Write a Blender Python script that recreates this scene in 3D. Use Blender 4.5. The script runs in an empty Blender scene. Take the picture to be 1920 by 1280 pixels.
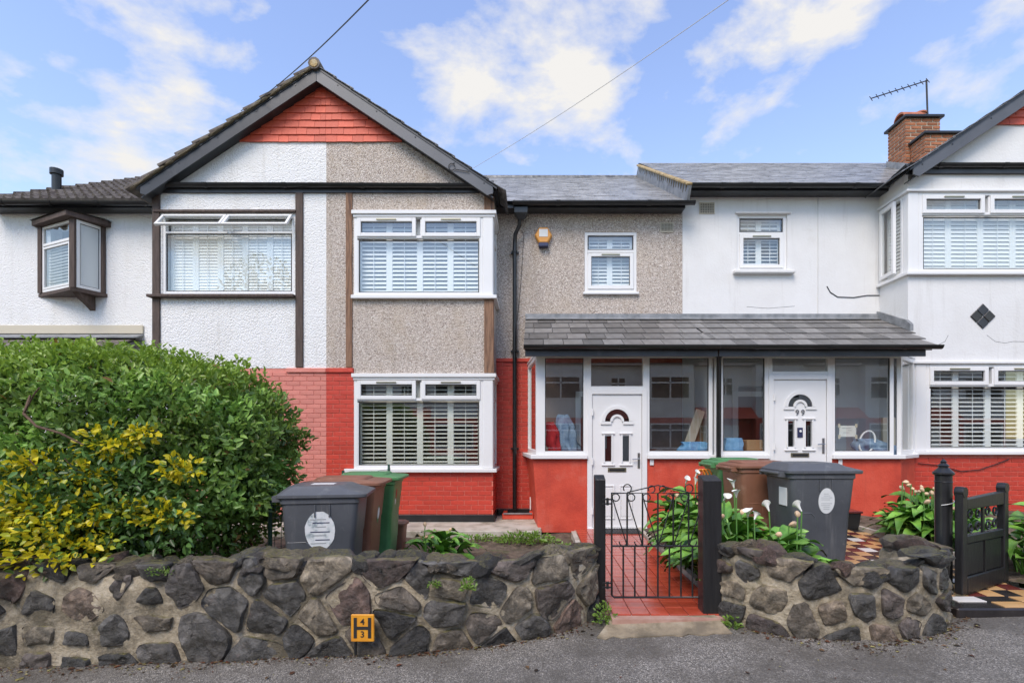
import bpy, bmesh, math, random
import numpy as np
from mathutils import Vector, Matrix, noise
random.seed(7); np.random.seed(7)
R = math.radians
SC = bpy.context.scene
COL = SC.collection
# ------------------------------------------------------------------ camera, sky, sun, exposure
HC = 1.43                                    # eye height above the gate threshold; facade faces the camera
cam = bpy.data.cameras.new('camera'); camo = bpy.data.objects.new('camera', cam); COL.objects.link(camo)
camo.location = (0, 0, HC); camo.rotation_euler = (R(90), 0, 0)
cam.sensor_width = 36; cam.lens = 18.0
cam.shift_x = -40/1920; cam.shift_y = 176/1920
cam.clip_start = .05; cam.clip_end = 2000
SC.camera = camo
SUN_EL, SUN_AZ = 50, 205                     # azimuth clockwise from +Y: behind the camera, a little to the left
SUN_STRENGTH, SUN_ANGLE, EXPOSURE = 1.4, 32, 1.3
SKY_STRENGTH, CLOUD = .10, .37
w = bpy.data.worlds.new('World'); SC.world = w; w.use_nodes = True
nt = w.node_tree; nt.nodes.clear()
def wn(t, **k):
    n = nt.nodes.new(t)
    for a, b in k.items(): setattr(n, a, b)
    return n
out = wn('ShaderNodeOutputWorld'); mix = wn('ShaderNodeMixShader')
b1 = wn('ShaderNodeBackground'); b2 = wn('ShaderNodeBackground')
sky = wn('ShaderNodeTexSky', sky_type='NISHITA', sun_disc=False, sun_elevation=R(SUN_EL), sun_rotation=R(SUN_AZ), air_density=2.0, dust_density=0.0, ozone_density=6.0)
b1.inputs[1].default_value = SKY_STRENGTH
hsv = wn('ShaderNodeHueSaturation'); hsv.inputs['Hue'].default_value = .52; hsv.inputs['Saturation'].default_value = .95
nt.links.new(sky.outputs[0], hsv.inputs['Color']); nt.links.new(hsv.outputs[0], b1.inputs[0])
b2.inputs[0].default_value = (1, .98, .955, 1); b2.inputs[1].default_value = CLOUD
tc = wn('ShaderNodeTexCoord'); mp = wn('ShaderNodeMapping'); mp.inputs['Scale'].default_value = (1, 1, 1.9); mp.inputs['Location'].default_value = (25.9, 9.1, 6.3)
nt.links.new(tc.outputs['Generated'], mp.inputs['Vector'])
n1 = wn('ShaderNodeTexNoise'); n1.inputs['Scale'].default_value = 3.6; n1.inputs['Detail'].default_value = 9; n1.inputs['Roughness'].default_value = .57; n1.inputs['Distortion'].default_value = .15
nt.links.new(mp.outputs[0], n1.inputs['Vector'])
rp = wn('ShaderNodeValToRGB'); rp.color_ramp.elements[0].position = .51; rp.color_ramp.elements[1].position = .63
nt.links.new(n1.outputs[0], rp.inputs[0])
nt.links.new(rp.outputs[0], mix.inputs[0]); nt.links.new(b1.outputs[0], mix.inputs[1]); nt.links.new(b2.outputs[0], mix.inputs[2])
nt.links.new(mix.outputs[0], out.inputs[0])
sl = bpy.data.lights.new('sun', 'SUN'); sl.energy = SUN_STRENGTH; sl.angle = R(SUN_ANGLE); sl.color = (1, .88, .74)
so = bpy.data.objects.new('sun', sl); COL.objects.link(so)
ce = math.cos(R(SUN_EL)); sd = Vector((math.sin(R(SUN_AZ))*ce, math.cos(R(SUN_AZ))*ce, math.sin(R(SUN_EL))))
so.rotation_euler = (-sd).to_track_quat('-Z', 'Y').to_euler(); so.location = (-4, -8, 14)
vs = SC.view_settings; vs.view_transform = 'Standard'; vs.look = 'None'; vs.gamma = 1; vs.exposure = EXPOSURE; vs.use_curve_mapping = False

# ------------------------------------------------------------------ helpers
F, CX, HY = 960.0, 1000.0, 816.0             # focal length, vanishing point of the survey picture
def X(px, D): return (px-CX)*D/F
def Z(py, D): return HC+(HY-py)*D/F
DW, DB, DP = 9.0, 8.31, 7.8                  # main wall, bay front, porch front: metres from the camera
def tag(o, label=None, cat=None, group=None, kind=None):
    for k, v in (('label', label), ('category', cat), ('group', group), ('kind', kind)):
        if v: o[k] = v
    return o
def thing(name, label, cat, loc=(0, 0, 0), group=None, rz=0):
    o = bpy.data.objects.new(name, None); COL.objects.link(o); o.location = loc; o.rotation_euler.z = rz
    o.empty_display_size = .1
    return tag(o, label, cat, group)
class MB:
    def __init__(s): s.v = []; s.f = []; s.M = Matrix.Identity(4)
    def add(s, vs, fs):
        b = len(s.v); s.v += [tuple(s.M @ Vector(p)) for p in vs]; s.f += [tuple(i+b for i in f) for f in fs]; return s
    def box(s, x0, x1, y0, y1, z0, z1):
        return s.add([(x0,y0,z0),(x1,y0,z0),(x1,y1,z0),(x0,y1,z0),(x0,y0,z1),(x1,y0,z1),(x1,y1,z1),(x0,y1,z1)],
                     [(0,3,2,1),(4,5,6,7),(0,1,5,4),(1,2,6,5),(2,3,7,6),(3,0,4,7)])
    def quad(s, *p): return s.add(p, [tuple(range(len(p)))])
    def prism(s, poly, axis, a, b):           # poly of 2-D points, extruded along axis 'x','y','z'
        n = len(poly)
        def P(p, t): return {'x': (t,p[0],p[1]), 'y': (p[0],t,p[1]), 'z': (p[0],p[1],t)}[axis]
        return s.add([P(p, a) for p in poly]+[P(p, b) for p in poly],
                     [tuple(range(n)), tuple(range(2*n-1, n-1, -1))]+[(i, (i+1) % n, n+(i+1) % n, n+i) for i in range(n)])
    def tube(s, pts, r, n=8, cap=True):
        pts = [Vector(p) for p in pts]; m = len(pts); vs = []; fs = []
        rs = r if isinstance(r, (list, tuple)) else [r]*m
        up = None
        for i, p in enumerate(pts):
            t = (pts[min(i+1, m-1)]-pts[max(i-1, 0)]).normalized()
            if up is None: up = Vector((0, 0, 1)) if abs(t.z) < .9 else Vector((1, 0, 0))
            a = t.cross(up).normalized(); b = a.cross(t).normalized(); up = b
            for k in range(n):
                q = 2*math.pi*k/n; vs.append(p+a*(math.cos(q)*rs[i])+b*(math.sin(q)*rs[i]))
        for i in range(m-1):
            for k in range(n): fs.append((i*n+k, i*n+(k+1) % n, (i+1)*n+(k+1) % n, (i+1)*n+k))
        if cap: fs += [tuple(range(n-1, -1, -1)), tuple(range((m-1)*n, m*n))]
        return s.add(vs, fs)
    def lathe(s, prof, c=(0, 0, 0), n=20, axis='z'):
        vs = []; fs = []; m = len(prof)
        for r, h in prof:
            for k in range(n):
                q = 2*math.pi*k/n; a, b = r*math.cos(q), r*math.sin(q)
                vs.append({'z': (c[0]+a, c[1]+b, c[2]+h), 'y': (c[0]+a, c[1]+h, c[2]+b), 'x': (c[0]+h, c[1]+a, c[2]+b)}[axis])
        for i in range(m-1):
            for k in range(n): fs.append((i*n+k, i*n+(k+1) % n, (i+1)*n+(k+1) % n, (i+1)*n+k))
        fs += [tuple(range(n-1, -1, -1)), tuple(range((m-1)*n, m*n))]
        return s.add(vs, fs)
    def loft(s, rings, cap=True):
        n = len(rings[0]); vs = [p for r in rings for p in r]; fs = []
        for i in range(len(rings)-1):
            for k in range(n): fs.append((i*n+k, i*n+(k+1) % n, (i+1)*n+(k+1) % n, (i+1)*n+k))
        if cap: fs += [tuple(range(n-1, -1, -1)), tuple(range((len(rings)-1)*n, len(rings)*n))]
        return s.add(vs, fs)
    def wall(s, x0, x1, z0, z1, y, holes=(), t=.22):     # XZ wall facing -Y with openings and reveals of depth t
        xs = sorted({x0, x1, *[max(x0, min(x1, h[i])) for h in holes for i in (0, 1)]}); zs = sorted({z0, z1, *[max(z0, min(z1, h[i])) for h in holes for i in (2, 3)]})
        for a, b in zip(xs, xs[1:]):
            for c, d in zip(zs, zs[1:]):
                mx, mz = (a+b)/2, (c+d)/2
                if not any(h[0] < mx < h[1] and h[2] < mz < h[3] for h in holes): s.quad((a,y,c),(b,y,c),(b,y,d),(a,y,d))
        for a, b, c, d in holes:
            if a > x0: s.quad((a,y,c),(a,y+t,c),(a,y+t,d),(a,y,d))
            if b < x1: s.quad((b,y,c),(b,y,d),(b,y+t,d),(b,y+t,c))
            s.quad((a,y,c),(b,y,c),(b,y+t,c),(a,y+t,c)); s.quad((a,y,d),(a,y+t,d),(b,y+t,d),(b,y,d))
        return s
    def mesh(s, name, m, bevel=0, smooth=0, merge=False):
        me = bpy.data.meshes.new(name); me.from_pydata(s.v, [], s.f)
        bm = bmesh.new(); bm.from_mesh(me)
        if merge: bmesh.ops.remove_doubles(bm, verts=bm.verts, dist=1e-5)
        bmesh.ops.recalc_face_normals(bm, faces=bm.faces)
        if bevel: bmesh.ops.bevel(bm, geom=list(bm.edges), offset=bevel, segments=1, affect='EDGES')
        bm.to_mesh(me); bm.free()
        if smooth:
            for p in me.polygons: p.use_smooth = True
            me.set_sharp_from_angle(angle=R(smooth))
        if m: me.materials.append(m)
        return me
    def build(s, name, m, parent=None, **k):
        return link(name, s.mesh(name, m, **k), parent)
def link(name, me, parent=None, loc=None, rot=None, scale=None):
    o = bpy.data.objects.new(name, me); COL.objects.link(o)
    if parent is not None:
        o.parent = parent
        if parent.type == 'EMPTY' and parent.parent is None and loc is None: o.location = [-c for c in parent.location]
    if loc is not None: o.location = loc
    if rot is not None: o.rotation_euler = rot
    if scale is not None: o.scale = scale
    return o
def part(name, m, parent, fn, **k):
    b = MB(); fn(b); return b.build(name, m, parent, **k)
def bx(name, m, parent, *c, **k): return MB().box(*c).build(name, m, parent, **k)
def struct(o): o['kind'] = 'structure'; return o
def text_mesh(s, size, depth=.002):
    c = bpy.data.curves.new('t', 'FONT'); c.body = s; c.size = size; c.extrude = depth; c.align_x = 'CENTER'; c.align_y = 'CENTER'; c.offset = size*.012
    o = bpy.data.objects.new('t', c); COL.objects.link(o)
    me = bpy.data.meshes.new_from_object(o.evaluated_get(bpy.context.evaluated_depsgraph_get()))
    bpy.data.objects.remove(o); return me

# ------------------------------------------------------------------ materials
def newmat(name):
    m = bpy.data.materials.new(name); m.use_nodes = True; nt = m.node_tree; return m, nt, nt.nodes['Principled BSDF']
def nd(nt, t, inp=None, **k):
    n = nt.nodes.new(t)
    for a, b in k.items(): setattr(n, a, b)
    for a, b in (inp or {}).items():
        if isinstance(b, bpy.types.NodeSocket): nt.links.new(b, n.inputs[a])
        else: n.inputs[a].default_value = b
    return n
def c4(c): return (*c, 1) if len(c) == 3 else c
def ramp(nt, fac, stops):
    n = nt.nodes.new('ShaderNodeValToRGB'); e = n.color_ramp.elements
    while len(e) < len(stops): e.new(.5)
    for i, (p, c) in enumerate(stops): e[i].position = p; e[i].color = c4(c) if not isinstance(c, (int, float)) else (c, c, c, 1)
    nt.links.new(fac, n.inputs[0]); return n.outputs[0]
def mixc(nt, f, a, b, mode='MIX'):
    n = nt.nodes.new('ShaderNodeMix'); n.data_type = 'RGBA'; n.blend_type = mode
    for i, v in ((0, f), (6, a), (7, b)):
        if isinstance(v, bpy.types.NodeSocket): nt.links.new(v, n.inputs[i])
        else: n.inputs[i].default_value = v if i == 0 else c4(v)
    return n.outputs[2]
def coords(nt, stretch=None):
    t = nd(nt, 'ShaderNodeTexCoord')
    if stretch: return nd(nt, 'ShaderNodeMapping', {'Vector': t.outputs['Object'], 'Scale': stretch}).outputs[0]
    return t.outputs['Object']
def mat(name, cols, scale=4, detail=5, rough=.6, bump=None, rnd=0, metal=0, stretch=None, spec=.5, span=(.35, .65), dirt=None, streak=None):
    """noise-mixed colours; bump = (scale, distance); rnd = per-object brightness spread; dirt = (colour, scale, low, high)"""
    m, nt, b = newmat(name); co = coords(nt, stretch)
    if len(cols) == 1:
        c = nd(nt, 'ShaderNodeRGB'); c.outputs[0].default_value = c4(cols[0]); c = c.outputs[0]
    else:
        n = nd(nt, 'ShaderNodeTexNoise', {'Vector': co, 'Scale': scale, 'Detail': detail, 'Roughness': .6})
        k = len(cols)-1; c = ramp(nt, n.outputs[0], [(span[0]+(span[1]-span[0])*i/k, x) for i, x in enumerate(cols)])
    if dirt:
        n = nd(nt, 'ShaderNodeTexNoise', {'Vector': co, 'Scale': dirt[1], 'Detail': 8, 'Roughness': .65})
        c = mixc(nt, ramp(nt, n.outputs[0], [(dirt[2], 0), (dirt[3], 1)]), c, dirt[0])
    if streak:
        n = nd(nt, 'ShaderNodeTexNoise', {'Vector': nd(nt, 'ShaderNodeMapping', {'Vector': nd(nt, 'ShaderNodeTexCoord').outputs['Object'], 'Scale': (5, 5, .35)}).outputs[0], 'Scale': streak[1], 'Detail': 9, 'Roughness': .7})
        c = mixc(nt, ramp(nt, n.outputs[0], [(streak[2], 0), (streak[3], streak[4])]), c, streak[0])
    if rnd:
        oi = nd(nt, 'ShaderNodeObjectInfo'); mr = nd(nt, 'ShaderNodeMapRange', {'Value': oi.outputs['Random'], 'To Min': 1-rnd, 'To Max': 1+rnd})
        hs = nd(nt, 'ShaderNodeHueSaturation', {'Color': c, 'Value': mr.outputs[0]}); c = hs.outputs[0]
    nt.links.new(c, b.inputs['Base Color'])
    b.inputs['Roughness'].default_value = rough; b.inputs['Metallic'].default_value = metal; b.inputs['Specular IOR Level'].default_value = spec
    if bump:
        n = nd(nt, 'ShaderNodeTexNoise', {'Vector': co, 'Scale': bump[0], 'Detail': 4})
        bp = nd(nt, 'ShaderNodeBump', {'Height': n.outputs[0], 'Distance': bump[1], 'Strength': 1.0}); nt.links.new(bp.outputs[0], b.inputs['Normal'])
    return m
def roughcast(name, c, d):
    m, nt, b = newmat(name); co = coords(nt)
    v = nd(nt, 'ShaderNodeTexVoronoi', {'Vector': co, 'Scale': 55.0, 'Randomness': 1.0}, feature='SMOOTH_F1')
    n = nd(nt, 'ShaderNodeTexNoise', {'Vector': co, 'Scale': 40.0, 'Detail': 4})
    h = nd(nt, 'ShaderNodeMath', {0: v.outputs[0], 1: n.outputs[0]}, operation='SUBTRACT')
    big = nd(nt, 'ShaderNodeTexNoise', {'Vector': nd(nt, 'ShaderNodeMapping', {'Vector': co, 'Scale': (1, 1, .35)}).outputs[0], 'Scale': 2.4, 'Detail': 8, 'Roughness': .65})
    stk = nd(nt, 'ShaderNodeTexNoise', {'Vector': nd(nt, 'ShaderNodeMapping', {'Vector': co, 'Scale': (5, 5, .35)}).outputs[0], 'Scale': 1.6, 'Detail': 9, 'Roughness': .7})
    c1 = mixc(nt, ramp(nt, big.outputs[0], [(.5, 0), (.8, 1)]), c, d)
    nt.links.new(mixc(nt, ramp(nt, stk.outputs[0], [(.56, 0), (.78, .5)]), c1, (.50, .47, .42)), b.inputs['Base Color'])
    bp = nd(nt, 'ShaderNodeBump', {'Height': h.outputs[0], 'Distance': .011, 'Strength': 1.0}, invert=True); nt.links.new(bp.outputs[0], b.inputs['Normal'])
    b.inputs['Roughness'].default_value = .85; return m
def pebbledash(name):
    m, nt, b = newmat(name); co = coords(nt)
    v = nd(nt, 'ShaderNodeTexVoronoi', {'Vector': co, 'Scale': 56.0})
    sx = nd(nt, 'ShaderNodeSeparateColor', {0: v.outputs['Color']})
    peb = ramp(nt, sx.outputs[0], [(0, (.10, .08, .066)), (.13, (.28, .215, .175)), (.26, (.62, .53, .46)), (.75, (.74, .665, .60)), (1, (.88, .83, .77))])
    edge = ramp(nt, v.outputs[0], [(.25, 1), (.62, 0)])
    c = mixc(nt, edge, (.42, .36, .31), peb)
    big = nd(nt, 'ShaderNodeTexNoise', {'Vector': nd(nt, 'ShaderNodeMapping', {'Vector': co, 'Scale': (1, 1, .5)}).outputs[0], 'Scale': 1.5, 'Detail': 9, 'Roughness': .65})
    c = mixc(nt, ramp(nt, big.outputs[0], [(.50, 0), (.80, .6)]), c, (.46, .36, .24))
    stk = nd(nt, 'ShaderNodeTexNoise', {'Vector': nd(nt, 'ShaderNodeMapping', {'Vector': co, 'Scale': (5, 5, .35)}).outputs[0], 'Scale': 1.3, 'Detail': 9, 'Roughness': .7})
    c = mixc(nt, ramp(nt, stk.outputs[0], [(.54, 0), (.76, .5)]), c, (.24, .19, .14))
    nt.links.new(c, b.inputs['Base Color']); b.inputs['Roughness'].default_value = .8
    bp = nd(nt, 'ShaderNodeBump', {'Height': v.outputs[0], 'Distance': .010, 'Strength': .9}, invert=True); nt.links.new(bp.outputs[0], b.inputs['Normal'])
    return m
def asphalt(name):
    m, nt, b = newmat(name); co = coords(nt)
    v = nd(nt, 'ShaderNodeTexVoronoi', {'Vector': co, 'Scale': 165.0}); sx = nd(nt, 'ShaderNodeSeparateColor', {0: v.outputs['Color']})
    c = ramp(nt, sx.outputs[0], [(0, (.075, .068, .06)), (.35, (.15, .138, .121)), (.65, (.22, .203, .178)), (.9, (.32, .297, .262)), (1, (.50, .465, .41))])
    n = nd(nt, 'ShaderNodeTexNoise', {'Vector': co, 'Scale': 1.4, 'Detail': 10, 'Roughness': .72})
    c = mixc(nt, ramp(nt, n.outputs[0], [(.44, 0), (.60, .85)]), c, (.105, .094, .078))
    n2 = nd(nt, 'ShaderNodeTexNoise', {'Vector': co, 'Scale': 55.0, 'Detail': 2})
    c = mixc(nt, .35, c, mixc(nt, 1, c, ramp(nt, n2.outputs[0], [(.3, .3), (.7, 1.6)]), 'MULTIPLY'))
    nt.links.new(c, b.inputs['Base Color']); b.inputs['Roughness'].default_value = .55
    bp = nd(nt, 'ShaderNodeBump', {'Height': v.outputs[0], 'Distance': .006, 'Strength': .9}, invert=True); nt.links.new(bp.outputs[0], b.inputs['Normal'])
    return m
def stone(name):
    m, nt, b = newmat(name); co = coords(nt); oi = nd(nt, 'ShaderNodeObjectInfo')
    off = nd(nt, 'ShaderNodeVectorMath', {0: co, 1: oi.outputs['Random']}, operation='ADD').outputs[0]
    base = ramp(nt, oi.outputs['Random'], [(0, (.035, .034, .033)), (.2, (.075, .072, .067)), (.42, (.13, .125, .115)), (.56, (.11, .09, .08)), (.7, (.21, .18, .135)), (.84, (.27, .225, .16)), (.92, (.19, .125, .10)), (1, (.045, .043, .043))])
    n = nd(nt, 'ShaderNodeTexNoise', {'Vector': off, 'Scale': 9.0, 'Detail': 10, 'Roughness': .7, 'Distortion': .6})
    c = mixc(nt, 1, base, ramp(nt, n.outputs[0], [(.28, .15), (.5, .72), (.74, 2.3)]), 'MULTIPLY')
    n3 = nd(nt, 'ShaderNodeTexNoise', {'Vector': off, 'Scale': 5.0, 'Detail': 8, 'Roughness': .7})
    c = mixc(nt, ramp(nt, n3.outputs[0], [(.62, 0), (.76, .4)]), c, (.20, .10, .08))
    n7 = nd(nt, 'ShaderNodeTexNoise', {'Vector': co, 'Scale': 26.0, 'Detail': 8, 'Roughness': .75})
    c = mixc(nt, ramp(nt, n7.outputs[0], [(.60, 0), (.70, .5)]), c, (.30, .27, .21))
    n8 = nd(nt, 'ShaderNodeTexNoise', {'Vector': co, 'Scale': 3.1, 'Detail': 8, 'Roughness': .7})
    c = mixc(nt, ramp(nt, n8.outputs[0], [(.50, 0), (.64, .75)]), c, (.035, .032, .024))
    g = nd(nt, 'ShaderNodeNewGeometry'); sz = nd(nt, 'ShaderNodeSeparateXYZ', {0: g.outputs['Normal']})
    n4 = nd(nt, 'ShaderNodeTexNoise', {'Vector': co, 'Scale': 7.0, 'Detail': 8, 'Roughness': .7})
    mm = nd(nt, 'ShaderNodeMath', {0: sz.outputs[2], 1: n4.outputs[0]}, operation='MULTIPLY')
    c = mixc(nt, ramp(nt, mm.outputs[0], [(.42, 0), (.58, .8)]), c, (.20, .18, .05))
    nt.links.new(c, b.inputs['Base Color'])
    nt.links.new(ramp(nt, n.outputs[0], [(.3, .2), (.7, .6)]), b.inputs['Roughness'])
    n5 = nd(nt, 'ShaderNodeTexNoise', {'Vector': off, 'Scale': 16.0, 'Detail': 11, 'Roughness': .72, 'Distortion': .1})
    bp = nd(nt, 'ShaderNodeBump', {'Height': n5.outputs[0], 'Distance': .03, 'Strength': 1.0}); nt.links.new(bp.outputs[0], b.inputs['Normal'])
    return m
def mortar(name):
    m, nt, b = newmat(name); co = coords(nt)
    n = nd(nt, 'ShaderNodeTexNoise', {'Vector': co, 'Scale': 14.0, 'Detail': 8, 'Roughness': .7})
    c = ramp(nt, n.outputs[0], [(.3, (.22, .18, .12)), (.5, (.44, .375, .265)), (.7, (.58, .515, .40))])
    n2 = nd(nt, 'ShaderNodeTexNoise', {'Vector': co, 'Scale': 2.3, 'Detail': 9, 'Roughness': .7})
    c = mixc(nt, ramp(nt, n2.outputs[0], [(.43, 0), (.58, .85)]), c, (.085, .074, .05))
    n3 = nd(nt, 'ShaderNodeTexNoise', {'Vector': co, 'Scale': 6.0, 'Detail': 8, 'Roughness': .7})
    c = mixc(nt, ramp(nt, n3.outputs[0], [(.6, 0), (.72, .7)]), c, (.10, .095, .03))
    nt.links.new(c, b.inputs['Base Color']); b.inputs['Roughness'].default_value = .85
    n5 = nd(nt, 'ShaderNodeTexNoise', {'Vector': co, 'Scale': 35.0, 'Detail': 8, 'Roughness': .7})
    bp = nd(nt, 'ShaderNodeBump', {'Height': n5.outputs[0], 'Distance': .025}); nt.links.new(bp.outputs[0], b.inputs['Normal'])
    return m
def glass(name, tint=(.93, .96, .95), ior=2.35):
    m = bpy.data.materials.new(name); m.use_nodes = True; nt = m.node_tree; nt.nodes.clear()
    ge = nd(nt, 'ShaderNodeNewGeometry'); io = nd(nt, 'ShaderNodeMapRange', {'Value': ge.outputs['Backfacing'], 'To Min': ior, 'To Max': 1/ior}); fr = nd(nt, 'ShaderNodeFresnel', {'IOR': io.outputs[0]}); t = nd(nt, 'ShaderNodeBsdfTransparent', {'Color': c4(tint)}); g = nd(nt, 'ShaderNodeBsdfGlossy', {'Roughness': .003, 'Color': (1, 1, 1, 1)})
    x = nd(nt, 'ShaderNodeMixShader', {0: fr.outputs[0], 1: t.outputs[0], 2: g.outputs[0]}); o = nd(nt, 'ShaderNodeOutputMaterial', {0: x.outputs[0]})
    return m
def leafmat(name, rough=.38, trans=.25):
    m, nt, b = newmat(name); a = nd(nt, 'ShaderNodeAttribute', attribute_name='Col'); nt.links.new(a.outputs[0], b.inputs['Base Color'])
    b.inputs['Roughness'].default_value = rough; b.inputs['Specular IOR Level'].default_value = .5
    tr = nd(nt, 'ShaderNodeBsdfTranslucent', {'Color': a.outputs[0]}); mx = nd(nt, 'ShaderNodeMixShader', {0: trans, 1: b.outputs[0], 2: tr.outputs[0]})
    nt.links.new(mx.outputs[0], nt.nodes['Material Output'].inputs[0]); return m
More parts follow.
